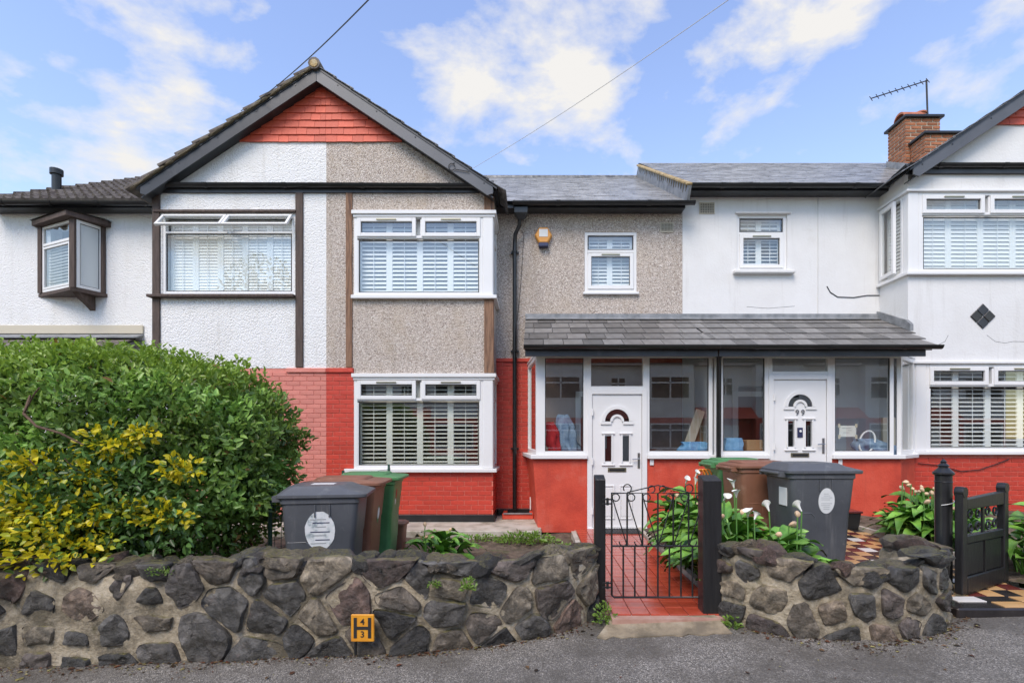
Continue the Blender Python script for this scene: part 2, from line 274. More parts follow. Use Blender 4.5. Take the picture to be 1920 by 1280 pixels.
MT = dict(
    white_rough=roughcast('white_roughcast', (.80, .80, .79), (.70, .69, .66)),
    white_paint=mat('white_masonry_paint', [(.745, .745, .735), (.70, .695, .68)], 2, rough=.75, bump=(30, .004), dirt=((.60, .58, .54), 1.3, .62, .86), streak=((.46, .44, .40), 1.5, .56, .82, .5)),
    pebble=pebbledash('pebbledash'),
    red=mat('red_masonry_paint', [(.47, .040, .022), (.54, .054, .030), (.60, .072, .040)], 5, rough=.5, bump=(60, .004), rnd=.10, dirt=((.58, .17, .12), 3, .56, .8), streak=((.26, .035, .022), 1.4, .52, .75, .55)),
    red_flat=mat('red_render_paint', [(.46, .048, .024), (.57, .066, .032), (.63, .086, .044)], 2.2, rough=.6, bump=(40, .004), dirt=((.60, .17, .12), 2, .56, .85), streak=((.34, .05, .03), 1.6, .54, .76, .5)),
    pink=mat('faded_pink_brick_paint', [(.60, .20, .155), (.66, .25, .20)], 5, rough=.65, bump=(60, .004), rnd=.08),
    red_joint=mat('chalky_red_joint', [(.60, .15, .10), (.68, .24, .18)], 12, rough=.8),
    clay=mat('red_clay_tile', [(.56, .085, .042), (.66, .125, .07)], 6, rough=.6, bump=(40, .004), rnd=.14),
    upvc=mat('white_upvc', [(.78, .78, .775), (.75, .75, .74)], 2, rough=.32),
    shutter=mat('white_shutter', [(.86, .86, .84)], rough=.4),
    shutter_cream=mat('cream_shutter', [(.78, .77, .69)], rough=.45),
    timber=mat('dark_brown_timber', [(.055, .036, .028), (.10, .068, .055)], 6, rough=.7, stretch=(6, 6, .6), bump=(30, .004)),
    timber_worn=mat('worn_brown_timber', [(.12, .065, .04), (.24, .13, .075), (.30, .18, .11)], 5, rough=.75, stretch=(7, 7, .5), bump=(30, .005), dirt=((.08, .04, .03), 3, .56, .7)),
    black=mat('black_gloss', [(.012, .013, .014), (.022, .023, .024)], 4, rough=.3, bump=(12, .002), dirt=((.06, .06, .055), 5, .62, .8)),
    black_wood=mat('black_painted_wood', [(.010, .010, .011), (.018, .018, .019)], 6, rough=.38, stretch=(5, 5, .4), bump=(25, .003)),
    barge_dark=mat('black_bargeboard', [(.022, .024, .028), (.04, .043, .05)], 3, rough=.4, dirt=((.10, .10, .10), 4, .6, .8)),
    barge_grey=mat('grey_bargeboard', [(.085, .09, .10), (.10, .105, .118)], 3, rough=.38),
    lead=mat('lead_flashing', [(.16, .17, .18), (.30, .31, .32)], 6, rough=.45, bump=(12, .006)),
    slate=mat('wet_slate', [(.07, .072, .075), (.15, .152, .155), (.24, .24, .245)], 9, rough=.22, bump=(25, .006), stretch=(1, .4, 1), dirt=((.03, .03, .025), 18, .66, .72)),
    slate_old=mat('grey_slate', [(.20, .20, .20), (.34, .34, .34), (.46, .46, .46)], 3.2, rough=.27, stretch=(1.2, 1.2, 4), dirt=((.05, .046, .035), 7, .60, .66)),
    porch_slate=mat('brown_grey_slate', [(.10, .095, .09), (.16, .152, .143), (.21, .202, .193)], 4, rough=.4, bump=(30, .004), rnd=.36, dirt=((.045, .035, .025), 7, .6, .75)),
    concrete_tile=mat('weathered_concrete_tile', [(.07, .055, .045), (.13, .11, .095), (.18, .155, .13)], 7, rough=.8, bump=(40, .006), rnd=.15, dirt=((.12, .12, .04), 6, .62, .75)),
    ochre=mat('ochre_verge_mortar', [(.20, .15, .07), (.38, .27, .12), (.46, .38, .24)], 7, rough=.85, bump=(20, .01)),
    brick_raw=mat('orange_brick', [(.20, .07, .035), (.34, .13, .06), (.42, .18, .085)], 6, rough=.85, bump=(50, .005), rnd=.3, dirt=((.05, .045, .03), 5, .54, .7)),
    brick_mortar=mat('pale_mortar', [(.36, .31, .24), (.50, .45, .36)], 10, rough=.9, bump=(50, .004)),
    terracotta=mat('terracotta', [(.36, .11, .05), (.46, .17, .09)], 8, rough=.7, bump=(30, .004)),
    concrete=mat('concrete', [(.30, .27, .22), (.44, .40, .33), (.50, .46, .40)], 4, rough=.8, bump=(40, .004), dirt=((.16, .13, .08), 3, .56, .72)),
    threshold=mat('stained_concrete', [(.16, .13, .09), (.26, .21, .14), (.34, .29, .21)], 5, rough=.85, bump=(40, .006), dirt=((.10, .085, .05), 3, .5, .66)),
    soil=mat('garden_soil', [(.05, .034, .022), (.11, .08, .055), (.16, .12, .085)], 9, 8, rough=.95, bump=(18, .05), dirt=((.07, .09, .02), 4, .55, .7)),
    tile_red=mat('glossy_red_quarry_tile', [(.34, .05, .026), (.44, .075, .04)], 5, rough=.16, rnd=.1, bump=(20, .0015)),
    tile_grout=mat('tile_grout', [(.36, .20, .15), (.46, .30, .24)], 8, rough=.8),
    tile_buff=mat('buff_tile', [(.52, .30, .12), (.60, .37, .17)], 5, rough=.25, rnd=.08),
    tile_black=mat('black_tile', [(.02, .018, .018), (.035, .03, .03)], 5, rough=.22),
    tile_maroon=mat('maroon_tile', [(.09, .02, .018), (.13, .03, .025)], 5, rough=.22, rnd=.15),
    tile_white=mat('white_tile', [(.66, .64, .60), (.72, .70, .67)], 5, rough=.25, rnd=.05),
    asphalt=asphalt('asphalt'), stone=stone('dark_wet_stone'), mortar=mortar('stained_lime_mortar'),
    glass=glass('window_glass'), glass_dark=glass('tinted_glass', (.55, .57, .57)),
    frosted=mat('frosted_glass', [(.62, .66, .66)], rough=.22),
    dark=mat('interior_plaster', [(.50, .47, .43)], rough=.9),
    porch_plaster=mat('brown_grey_plaster', [(.26, .18, .145), (.32, .23, .19)], 3, rough=.9),
    gasket=mat('black_gasket', [(.015, .015, .016)], rough=.5),
    bin_black=mat('charcoal_bin_plastic', [(.075, .081, .091), (.10, .107, .118)], 3, rough=.45, bump=(120, .0012), dirt=((.20, .20, .20), 7, .60, .82), streak=((.22, .22, .22), 2.2, .58, .74, .5)),
    bin_brown=mat('brown_bin_plastic', [(.20, .085, .05), (.25, .115, .07)], 3, rough=.48, bump=(120, .0012), dirt=((.34, .20, .14), 5, .56, .8), streak=((.16, .07, .045), 2.2, .55, .74, .5)),
    bin_green=mat('green_bin_plastic', [(.06, .19, .065), (.09, .25, .095)], 3, rough=.45, bump=(120, .0012), dirt=((.16, .27, .16), 5, .62, .8)),
    sticker=mat('torn_white_sticker', [(.30, .36, .38), (.62, .66, .66), (.72, .74, .74)], 14, 7, rough=.5, span=(.34, .56)),
    sticker_plain=mat('white_sticker', [(.66, .68, .67), (.74, .75, .74)], 6, rough=.5),
    ink=mat('black_ink', [(.02, .02, .02)], rough=.6), ink_grey=mat('faded_ink', [(.34, .36, .36)], rough=.6),
    yellow=mat('worn_yellow_enamel', [(.62, .24, .015), (.72, .33, .02)], 9, rough=.5, dirt=((.35, .10, .02), 12, .62, .74)),
    alarm=mat('amber_plastic', [(.68, .31, .06)], rough=.4), alarm_blue=mat('navy_plastic', [(.03, .035, .09)], rough=.35),
    steel=mat('brushed_steel', [(.42, .42, .42)], rough=.3, metal=1), brass=mat('dull_brass', [(.36, .32, .22)], rough=.35, metal=1),
    leaf=leafmat('evergreen_leaf', .34, .32), leaf_lily=mat('lily_leaf', [(.05, .15, .02), (.10, .25, .035), (.18, .36, .055)], 7, rough=.34, rnd=.4, spec=.5),
    spathe=mat('white_spathe', [(.76, .76, .70)], rough=.5), spent=mat('spent_peach_flower', [(.62, .40, .24), (.70, .55, .36)], 20, rough=.7, rnd=.2), stem=mat('green_stem', [(.10, .24, .05)], rough=.5),
    bark=mat('brown_bark', [(.06, .035, .022), (.14, .085, .055)], 12, rough=.9, bump=(30, .01)),
    denim=mat('pale_denim', [(.14, .22, .34), (.30, .40, .52)], 9, rough=.9, bump=(20, .01)), redcloth=mat('red_cloth', [(.42, .015, .02)], rough=.9, bump=(20, .01)), darkcloth=mat('charcoal_cloth', [(.02, .02, .022)], rough=.9, bump=(20, .01)),
    bluebag=mat('blue_bag', [(.10, .30, .55), (.22, .44, .68)], 12, rough=.6, bump=(12, .01)), plank=mat('pale_plank', [(.46, .40, .30), (.58, .53, .44)], 5, rough=.7, stretch=(6, 6, .5)), cardboard=mat('brown_cardboard', [(.32, .19, .09), (.40, .25, .13)], 5, rough=.85),
    wire=mat('green_wire', [(.04, .10, .07)], rough=.5), cable=mat('black_cable', [(.015, .015, .016)], rough=.5), cable_white=mat('white_cable', [(.62, .62, .60)], rough=.5), hose=mat('orange_hose', [(.70, .22, .03)], rough=.4),
    grille=mat('cream_vent', [(.56, .51, .40)], rough=.6), mat_rubber=mat('black_rubber', [(.02, .02, .022), (.04, .04, .042)], 60, rough=.8), paper=mat('white_paper', [(.70, .69, .65)], rough=.8),
)

# ------------------------------------------------------------------ ground, pavement, road, gardens
def zp(x, y): return -.125+.037*x+.045*(min(y, 4.3)-3.75)
b = MB(); b.quad((-400, -400, -1.2), (400, -400, -1.2), (400, 400, -1.2), (-400, 400, -1.2)); struct(b.build('ground', MT['soil']))
def sheet(name, m, x0, x1, y0, y1, fz, nx, ny, amp=0, sc=3):
    b = MB(); vs = []
    for j in range(ny+1):
        for i in range(nx+1):
            x = x0+(x1-x0)*i/nx; y = y0+(y1-y0)*j/ny; vs.append((x, y, fz(x, y)+(amp*noise.noise(Vector((x*sc, y*sc, 1.3))) if amp else 0)))
    b.add(vs, [(j*(nx+1)+i, j*(nx+1)+i+1, (j+1)*(nx+1)+i+1, (j+1)*(nx+1)+i) for j in range(ny) for i in range(nx)])
    return struct(b.build(name, m, smooth=60))
sheet('pavement', MT['asphalt'], -9, 9, 1.3, 4.6, zp, 90, 20, .006, 1.7)
sheet('road', MT['asphalt'], -30, 30, -9, 1.1, lambda x, y: zp(x, 2)-.13, 20, 10)
b = MB(); b.prism([(-9, -.55), (9, .045), (9, .17), (-9, -.425)], 'y', 1.1, 1.3); struct(b.build('kerb', MT['concrete']))
sheet('opposite_pavement', MT['asphalt'], -30, 30, -12.5, -9, lambda x, y: zp(x, 2)-.02, 10, 4)
sheet('garden_soil', MT['soil'], -9.4, .62, 3.98, 9.2, lambda x, y: -.07 if y > 4.2 else -.12, 110, 60, .05, 3)
sheet('lily_bed_soil', MT['soil'], 1.62, 3.24, 3.95, 9.2, lambda x, y: .02+.09*min(1, max(0, (x-1.7)/.6)), 20, 60, .04, 3)
sheet('side_bed_soil', MT['soil'], 4.36, 9, 4.3, 9.2, lambda x, y: .10+.10*min(1, max(0, (y-4.3)/3)), 50, 50, .04, 3)
def zpath(y): return .0+.006*max(0, y-4.1)
def zpath99(y): return .06+.05*max(0, min(y, 7.6)-4.4)
red_path = struct(MB().box(.62, 1.56, 4.02, 7.80, -.2, -.012).build('red_tile_path', MT['tile_grout']))
TS = .152
def tile_mesh(name, m, s=TS-.006, h=.012):
    return MB().box(-s/2, s/2, -s/2, s/2, -h, 0).mesh(name, m, bevel=.0015)
tr = tile_mesh('tile', MT['tile_red'])
for i in range(6):
    for j in range(24):
        y = 4.10+TS*(j+.5)
        link('tile', tr, red_path, loc=(.635+TS*(i+.5), y, zpath(y)+random.uniform(-.0012, .0012)), rot=(random.uniform(-.004, .004), random.uniform(-.004, .004), 0))
struct(bx('path_edging', MT['concrete'], None, 1.562, 1.62, 4.25, 7.75, -.2, .045))
struct(bx('path_side_edging', MT['concrete'], None, .555, .618, 4.6, 7.5, -.2, .03))
def thr(b):
    n = 16; top = [(.62+.83*i/n, 4.09) for i in range(n+1)]; bot = [(1.5-1.02*i/n, 3.86+.05*noise.noise(Vector((i*.9, 2, 0)))) for i in range(n+1)]
    b.loft([[(x, y, zp(x, y)-.06) for x, y in top+bot], [(x, y, zp(x, y)+(.055 if y > 4 else .006)) for x, y in top+bot]])
struct(part('gate_threshold', MT['threshold'], None, thr))
path99 = struct(part('checkered_tile_path', MT['tile_grout'], None, lambda b: b.add([(3.24, 4.3, -.2), (4.36, 4.3, -.2), (4.36, 7.78, -.2), (3.24, 7.78, -.2), (3.24, 4.3, .043), (4.36, 4.3, .043), (4.36, 7.78, .208), (3.24, 7.78, .208)], [(0, 3, 2, 1), (4, 5, 6, 7), (0, 1, 5, 4), (1, 2, 6, 5), (2, 3, 7, 6), (3, 0, 4, 7)])))
tms = {k: tile_mesh('tile', MT['tile_'+k]) for k in ('buff', 'black', 'maroon', 'white')}
for i in range(7):
    for j in range(22):
        y = 4.36+TS*(j+.5); odd = (i+j) % 2
        k = ('black' if (i+j//2) % 3 else 'maroon') if odd else ('white' if (i*2+j) % 5 == 0 and j < 14 else 'buff')
        link('tile', tms[k], path99, loc=(3.26+TS*(i+.5), y, zpath99(y)+.006), rot=(.05, 0, 0))
struct(bx('path_kerb', MT['concrete'], None, 4.302, 4.36, 4.9, 7.7, -.1, .23))
step = struct(part('black_entrance_step', MT['tile_black'], None, lambda b: b.box(3.3, 4.62, 3.98, 4.30, -.2, .085), bevel=.012))
for i in range(4):
    for j in range(2):
        if (i+j) % 2: link('tile', tms['buff' if i % 3 else 'white'], step, loc=(3.55+.26*i, 4.07+.13*j, .092), scale=(1.6, .85, 1))
bx('concrete_apron', MT['concrete'], None, -6.3, .12, 7.5, 9.0, -.3, .03, bevel=.01); struct(bpy.data.objects['concrete_apron'])

# ------------------------------------------------------------------ window builder
def bar_frame(b, u0, u1, v0, v1, t, w0, w1):        # rectangular ring in local (u, v), w outward
    b.box(u0, u0+t, w0, w1, v0, v1); b.box(u1-t, u1, w0, w1, v0, v1); b.box(u0+t, u1-t, w0, w1, v0, v0+t); b.box(u0+t, u1-t, w0, w1, v1-t, v1)
def front(x, y, z): return Matrix(((1, 0, 0, x), (0, -1, 0, y), (0, 0, 1, z), (0, 0, 0, 1)))
def along(p, q, z):                                  # plan line p->q, outward on its right-hand side seen from above
    d = Vector((q[0]-p[0], q[1]-p[1], 0)); L = d.length; d /= L; n = Vector((d.y, -d.x, 0))
    return Matrix(((d.x, n.x, 0, p[0]), (d.y, n.y, 0, p[1]), (0, 0, 1, z), (0, 0, 0, 1))), L
def window(parent, M, W, H, lights, shutters=(), name='window', ft=.055, fm='upvc', sm='shutter', cill=None, ang=35, pitch=.064, gm='glass', loc=None):
    """lights: (u0,u1,v0,v1,kind) kind fix|sash|vent ; shutters: (u0,u1,v0,v1) panels set behind the glass"""
    b = MB(); b.M = M; bar_frame(b, 0, W, 0, H, ft, -.05, .02)
    us = sorted({l[0] for l in lights if l[0] > ft+.01}); vs_ = sorted({l[2] for l in lights if l[2] > ft+.01})
    for v in vs_: b.box(ft, W-ft, -.048, .018, v-.045, v)
    for l in lights:
        if l[0] > ft+.01: b.box(l[0]-.045, l[0], -.046, .016, l[2], l[3])
    win = b.build(name, MT[fm], parent, bevel=.004)
    for u0, u1, v0, v1, kind in lights:
        t = .012
        if kind in ('sash', 'vent'):
            s = MB(); s.M = M; bar_frame(s, u0-.022, u1+.022, v0-.022, v1+.022, .062, -.02, .038); s.build('sash', MT[fm], win, bevel=.005); t = .045
            if kind == 'vent':
                um = (u0+u1)/2; s = MB(); s.M = M; s.box(um-.16, um+.16, .038, .052, v1-.018, v1+.002); s.build('trickle_vent', MT['brass'], win)
        g = MB(); g.M = M; bar_frame(g, u0+t-.008, u1-t+.008, v0+t-.008, v1-t+.008, .012, -.012, .005); g.build('gasket', MT['gasket'], win)
        g = MB(); g.M = M; g.quad((u0+t-.002, 0, v0+t-.002), (u1-t+.002, 0, v0+t-.002), (u1-t+.002, 0, v1-t+.002), (u0+t-.002, 0, v1-t+.002)); g.build('pane', MT[gm], win)
    for k, (u0, u1, v0, v1, *aa) in enumerate(shutters):
        s = MB(); s.M = M; bar_frame(s, u0, u1, v0, v1, .05, -.125, -.095); s.box((u0+u1)/2-.006, (u0+u1)/2+.006, -.085, -.078, v0+.06, v1-.06); s.build('shutter_frame', MT[sm], win, bevel=.003)
        n = int((v1-v0-.1)/pitch); p = (v1-v0-.1)/n; a = R(aa[0] if aa else ang); l = MB(); l.M = M
        for i in range(n):
            v = v0+.05+p*(i+.5); cu, su = math.cos(a)*.031, math.sin(a)*.031; th = .004
            l.add([(u0+.051, -.11-cu-su*.1, v+su+th), (u1-.051, -.11-cu-su*.1, v+su+th), (u1-.051, -.11+cu, v-su+th), (u0+.051, -.11+cu, v-su+th),
                   (u0+.051, -.11-cu-su*.1, v+su-th), (u1-.051, -.11-cu-su*.1, v+su-th), (u1-.051, -.11+cu, v-su-th), (u0+.051, -.11+cu, v-su-th)], [(0, 1, 2, 3), (7, 6, 5, 4), (0, 4, 5, 1), (1, 5, 6, 2), (2, 6, 7, 3), (3, 7, 4, 0)])
        o = l.build('shutter_louvre', MT[sm], win); o['kind'] = 'stuff'
    if cill:
        s = MB(); s.M = M; s.box(-cill, W+cill, -.05, .085, -.045, -.002); s.build('sill', MT['upvc'], win, bevel=.006)
    return win
def bricks(parent, m, x0, x1, z0, z1, y, avoid=(), facing='y', name='brick', jt=.009):
    """stretcher courses with recessed joints; the backing wall lies 6 mm behind the brick faces"""
    c = .075; bl = .215; meshes = {}
    n = int(round((z1-z0)/c)); c = (z1-z0)/n
    for j in range(n):
        u = x0-(bl/2+.005 if j % 2 else 0); za = z0+j*c
        while u < x1-.02:
            a, e = max(u, x0), min(u+bl, x1)
            for h in avoid:                                        # cut round openings
                if za+c/2 > h[2] and za+c/2 < h[3]:
                    if a >= h[0] and e <= h[1]: e = a
                    elif a < h[0] < e: e = h[0]
                    elif a < h[1] < e: a = h[1]
            if e-a > .03:
                key = round((e-a)/.02); L = key*.02 if abs(key*.02-(e-a)) < .004 else e-a; key = round(L, 3)
                if key not in meshes: meshes[key] = MB().box(-L/2, L/2, -.008, .004, jt/2, c-jt/2).mesh('brick', m, bevel=.003)
                j1 = random.uniform(-.0015, .0015)
                if facing == 'y': link(name, meshes[key], parent, loc=((a+e)/2, y+j1, za))
                else: link(name, meshes[key], parent, loc=(y+j1, (a+e)/2, za), rot=(0, 0, R(90) if facing == 'x' else R(-90)))
            u += bl+jt
def gutter(b, p, q, r=.058):                          # half-round gutter along p->q
    p, q = Vector(p), Vector(q); d = (q-p).normalized(); s = d.cross(Vector((0, 0, 1))).normalized()
    ring = [(-1, 0)]+[(-math.cos(t*math.pi/8), -math.sin(t*math.pi/8)) for t in range(1, 8)]+[(1, 0), (.86, 0)]+[(math.cos(t*math.pi/8)*.86, -math.sin(t*math.pi/8)*.86) for t in range(1, 8)]+[(-.86, 0)]
    b.loft([[o+s*(a*r)+Vector((0, 0, c*r)) for a, c in ring] for o in (p, q)])
def gutter_run(parent, p, q, m='black', name='gutter', n=3):
    g = part(name, MT[m], parent, lambda b: gutter(b, p, q), smooth=40); p, q = Vector(p), Vector(q)
    for i in range(n):
        c = p.lerp(q, (i+.5)/n); d = (q-p).normalized()*.035
        part('gutter_union', MT[m], g, lambda b: gutter(b, c-d, c+d, .066), smooth=40)
    return g
def slate_roof(name, m, parent, x0, x1, ye, ze, yr, zr, c=.2, wd=.25, th=.005):
    L = math.hypot(yr-ye, zr-ze); dy, dz = (yr-ye)/L, (zr-ze)/L; n = int(L/c); b = MB()
    for j in range(n):
        s0 = j*L/n; s1 = s0+L/n+.06; x = x0-(wd/2 if j % 2 else 0)
        while x < x1:
            a, e = max(x, x0), min(x+wd-.004, x1); x += wd
            if e-a < .02: continue
            h = .008+random.uniform(0, .004)
            P = lambda u, s, k: (u, ye+dy*s-dz*k, ze+dz*s+dy*k)
            b.add([P(a, s0, h), P(e, s0, h), P(e, s1, .002), P(a, s1, .002), P(a, s0, h-th), P(e, s0, h-th)], [(0, 1, 2, 3), (4, 5, 1, 0), (4, 0, 3), (1, 5, 2)])
    o = b.build(name, m, parent); o['kind'] = 'stuff'; return o

# ------------------------------------------------------------------ the three houses
XL, XA, XP, XB, XM, XC, XE = -9.4, -6.15, -3.36, -.65, 2.62, 6.08, 11.6   # left end, left bay edge, party, bay edge, party, right bay edge, right end
ZT = 5.55
hl = thing('terraced_house', 'white roughcast house with dark timbers, behind the big hedge', 'house', (-6.3, 8.6, 0), 'terraced houses')
hm = thing('terraced_house', 'pebbledash and red brick house with amber alarm box', 'house', (-.4, 8.6, 0), 'terraced houses')
hr = thing('terraced_house', 'smooth white house with chimney and black diamond tile ornament', 'house', (6, 8.6, .2), 'terraced houses')
# ---- wall masses
oriel = (X(95, DW), X(190, DW), Z(540, DW), Z(425, DW))
lw_up = (-6.02, -3.88, 3.71, 5.02); lw_dn = (-6.02, -4.2, .87, 2.10)
part('wall', MT['white_rough'], hl, lambda b: b.wall(XL, XA, -.3, 5.42, DW, [oriel]), merge=True)
part('bay_wall', MT['white_rough'], hl, lambda b: (b.wall(XA, XP, 2.52, 5.45, DB, [lw_up]), b.quad((XA, DB, -.3), (XA, DW, -.3), (XA, DW, 5.5), (XA, DB, 5.5))), merge=True)
lb = part('brick_bay_wall', MT['pink'], hl, lambda b: b.wall(XA, XP, -.3, 2.52, DB+.006, [lw_dn]), merge=True)
bricks(lb, MT['pink'], -4.9, XP, .15, 2.46, DB+.006, [(lw_dn[0], lw_dn[1]+.03, lw_dn[2]-.05, lw_dn[3])])
bx('brick_plinth', MT['black'], hl, XA, XP, DB-.02, DB+.005, -.2, .14)
bx('string_course', MT['pink'], hl, -4.0, XP, DB-.03, DB+.01, 2.45, 2.52, bevel=.006)
mu = (X(664, DB), XB, 3.66, 5.045); md = (X(664, DB), XB, .86, 2.41); ms = (X(1096, DW), X(1194, DW), Z(548, DW), Z(435, DW))
part('wall', MT['pebble'], hm, lambda b: b.wall(XB, XM, 2.78, 5.42, DW, [ms]), merge=True)
part('bay_wall', MT['pebble'], hm, lambda b: (b.wall(XP, mu[0], 2.52, 5.45, DB), b.wall(mu[0], XB, 2.41, 5.45, DB, [mu]),
     b.quad((XB, DB, 5.045), (XB, DW, 5.045), (XB, DW, 5.45), (XB, DB, 5.45)), b.quad((XB, DB, 2.41), (XB, DW, 2.41), (XB, DW, 3.66), (XB, DB, 3.66))), merge=True)
mb_ = part('brick_bay_wall', MT['red_joint'], hm, lambda b: (b.wall(XP, mu[0], -.3, 2.52, DB+.006), b.wall(mu[0], XB-.006, -.3, .86, DB+.006), b.quad((XB-.006, DB, -.3), (XB-.006, DW, -.3), (XB-.006, DW, .86), (XB-.006, DB, .86))), merge=True)
bricks(mb_, MT['red'], XP, mu[0], .15, 2.46, DB+.006); bricks(mb_, MT['red'], mu[0], XB-.006, .15, .84, DB+.006); bricks(mb_, MT['red'], DB+.02, DW, .15, .84, XB-.006, facing='x')
bx('string_course', MT['red'], hm, XP, mu[0]-.01, DB-.03, DB+.01, 2.45, 2.52, bevel=.006)
mw = part('brick_wall', MT['red_joint'], hm, lambda b: b.wall(XB, XM, -.3, 2.78, DW+.006, [(.8, 1.65, .0, 2.05)]), merge=True)
bricks(mw, MT['red'], XB, .1, .15, 2.72, DW+.006)
bx('string_course', MT['red'], hm, XB, .1, DW-.03, DW+.01, 2.72, 2.78, bevel=.006)
part('brick_plinth', MT['black'], hm, lambda b: (b.box(XP, XB+.02, DB-.025, DB+.005, -.2, .145), b.box(XB-.005, XB+.02, DB+.005, DW, -.2, .145), b.box(XB+.02, .05, DW-.02, DW+.005, -.2, .145)), bevel=.006)
ru = (XC, 8.45, 4.04, 5.39); rd = (XC+.12, 8.45, 1.14, 2.61); rs = (X(1382, DW), X(1476, DW), Z(508, DW), Z(402, DW)); DZ = .33
part('wall', MT['white_paint'], hr, lambda b: (b.wall(XM, XC, -.3, 5.72, DW-.004, [rs, (3.6, 4.5, .2, 2.3)])), merge=True)
part('bay_wall', MT['white_paint'], hr, lambda b: (b.wall(XC, 11.5, 1.13, 5.75, DB, [ru, rd]), b.quad((XC, DB, -.3), (XC, DW, -.3), (XC, DW, 4.04), (XC, DB, 4.04)), b.quad((XC, DB, 5.39), (XC, DW, 5.39), (XC, DW, 5.66), (XC, DB, 5.70)), b.quad((11.5, DB, -.3), (11.5, DW, -.3), (11.5, DW, 5.9), (11.5, DB, 5.9))), merge=True)
rb = part('brick_bay_wall', MT['red_joint'], hr, lambda b: b.wall(XC, 11.5, -.3, 1.13, DB+.006), merge=True)
bricks(rb, MT['red'], XC, 8.7, .16, 1.07, DB+.006); bx('brick_plinth', MT['black'], hr, XC, 11.5, DB-.02, DB+.004, -.2, .15)
# ---- interiors: closed, unlit shells behind the fronts
for h, a, e, top in ((hl, XL, XP, 5.42), (hm, XP, XM, 5.42), (hr, XM, XE, 5.70)):
    part('interior_shell', MT['dark'], h, lambda b: (b.quad((a+.01, 13, -.3), (e-.01, 13, -.3), (e-.01, 13, top), (a+.01, 13, top)), b.quad((a+.01, 8.35, -.3), (a+.01, 13, -.3), (a+.01, 13, top), (a+.01, 9.02, top), (a+.01, 9.02, 2.5), (a+.01, 8.35, 2.5)) if h is not hl else b.quad((a+.01, 9.02, -.3), (a+.01, 13, -.3), (a+.01, 13, top), (a+.01, 9.02, top)),
         b.quad((e-.01, 9.02, -.3), (e-.01, 13, -.3), (e-.01, 13, top), (e-.01, 9.02, top)), b.quad((a, 9.25, 2.65), (e, 9.25, 2.65), (e, 13, 2.65), (a, 13, 2.65)), b.quad((a, 9.02, top-.02), (e, 9.02, top-.02), (e, 13, top-.02), (a, 13, top-.02))))
# ---- windows, left house
W = lw_up[1]-lw_up[0]; H = lw_up[3]-lw_up[2]
lwin = window(hl, front(lw_up[0], DB+.03, lw_up[2]), W, H, [(.05, W-.05, .06, H-.31, 'fix')], [(.05+i*(W-.1)/5, .05+(i+1)*(W-.1)/5, .05, H-.05, 76) for i in range(5)], ft=.045, pitch=.05)
for i in (0, 1):                                     # two top lights hinged open at their heads
    u0, u1 = (.02, W/2-.005) if i == 0 else (W/2+.005, W-.02)
    Mt = front(lw_up[0], DB-.02, lw_up[2]+H-.03) @ Matrix.Rotation(R(40), 4, 'X')
    s = MB(); s.M = Mt; bar_frame(s, u0, u1, -.30, 0, .042, -.02, .02); sh = s.build('sash', MT['upvc'], lwin, bevel=.004)
    g = MB(); g.M = Mt; g.quad((u0+.04, 0, -.26), (u1-.04, 0, -.26), (u1-.04, 0, -.04), (u0+.04, 0, -.04)); g.build('pane', MT['glass'], lwin)
    s = MB(); s.M = front(lw_up[0], DB+.03, lw_up[2]); s.box(u0+.02, u1-.02, -.05, .02, H-.31, H-.28); s.build('transom_bar', MT['upvc'], lwin)
W2 = lw_dn[1]-lw_dn[0]; window(hl, front(lw_dn[0], DB+.05, lw_dn[2]), W2, 1.23, [(.05, W2-.05, .06, 1.18, 'fix')], ft=.05)
bx('sill_timber', MT['timber'], hl, lw_dn[0]-.1, lw_dn[1]+.1, DB-.09, DB+.05, lw_dn[2]-.06, lw_dn[2]-.004, bevel=.008)
for nm, a in (('timber_post', (XA-.02, XA+.1, DB-.03, DB+.01, 2.0, 5.36)), ('timber_post', (X(555, DB), X(569, DB), DB-.03, DB+.01, 2.53, 5.36)),
              ('sill_timber', (X(282, DB), X(555, DB), DB-.10, DB+.02, 3.655, 3.70)), ('head_timber', (X(290, DB), X(556, DB), DB-.05, DB+.02, 5.035, 5.075))):
    bx(nm, MT['timber'], hl, *a, bevel=.006)
# oriel window: a small splayed bay on a bracket, with its own lid roof
ox0, ox1 = X(78, DW), X(200, DW); oc = X(140, 8.62); oz0, oz1 = Z(545, 8.8), Z(418, 8.8)
o1, o2, o3 = (ox0, DW), (X(138, 8.62), 8.60), (ox1-.04, DW)
orl = part('oriel_window', MT['timber'], hl, lambda b: (b.prism([(o1[0]-.06, DW), (o2[0], o2[1]-.05), (o3[0]+.06, DW)], 'z', oz0-.06, oz0), b.box(o2[0]-.045, o2[0]+.045, o2[1]-.02, o2[1]+.07, oz0, oz1), b.box(o1[0]-.02, o1[0]+.05, DW-.06, DW, oz0, oz1), b.box(o3[0]-.05, o3[0]+.03, DW-.06, DW, oz0, oz1), b.prism([(o1[0]-.1, DW), (o1[0]-.1, DW-.08), (o2[0], o2[1]-.13), (o3[0]+.12, DW-.08), (o3[0]+.12, DW)], 'z', oz1, oz1+.09)), bevel=.004)
part('oriel_roof', MT['black'], orl, lambda b: b.add([(o1[0]-.12, DW, oz1+.09), (o1[0]-.12, DW-.1, oz1+.09), (o2[0], o2[1]-.16, oz1+.09), (o3[0]+.14, DW-.1, oz1+.09), (o3[0]+.14, DW, oz1+.09), (o1[0], DW, oz1+.16), (o2[0], DW-.05, oz1+.17), (o3[0], DW, oz1+.16)], [(0, 1, 5), (1, 2, 6, 5), (2, 3, 7, 6), (3, 4, 7), (0, 5, 6, 7, 4)]))
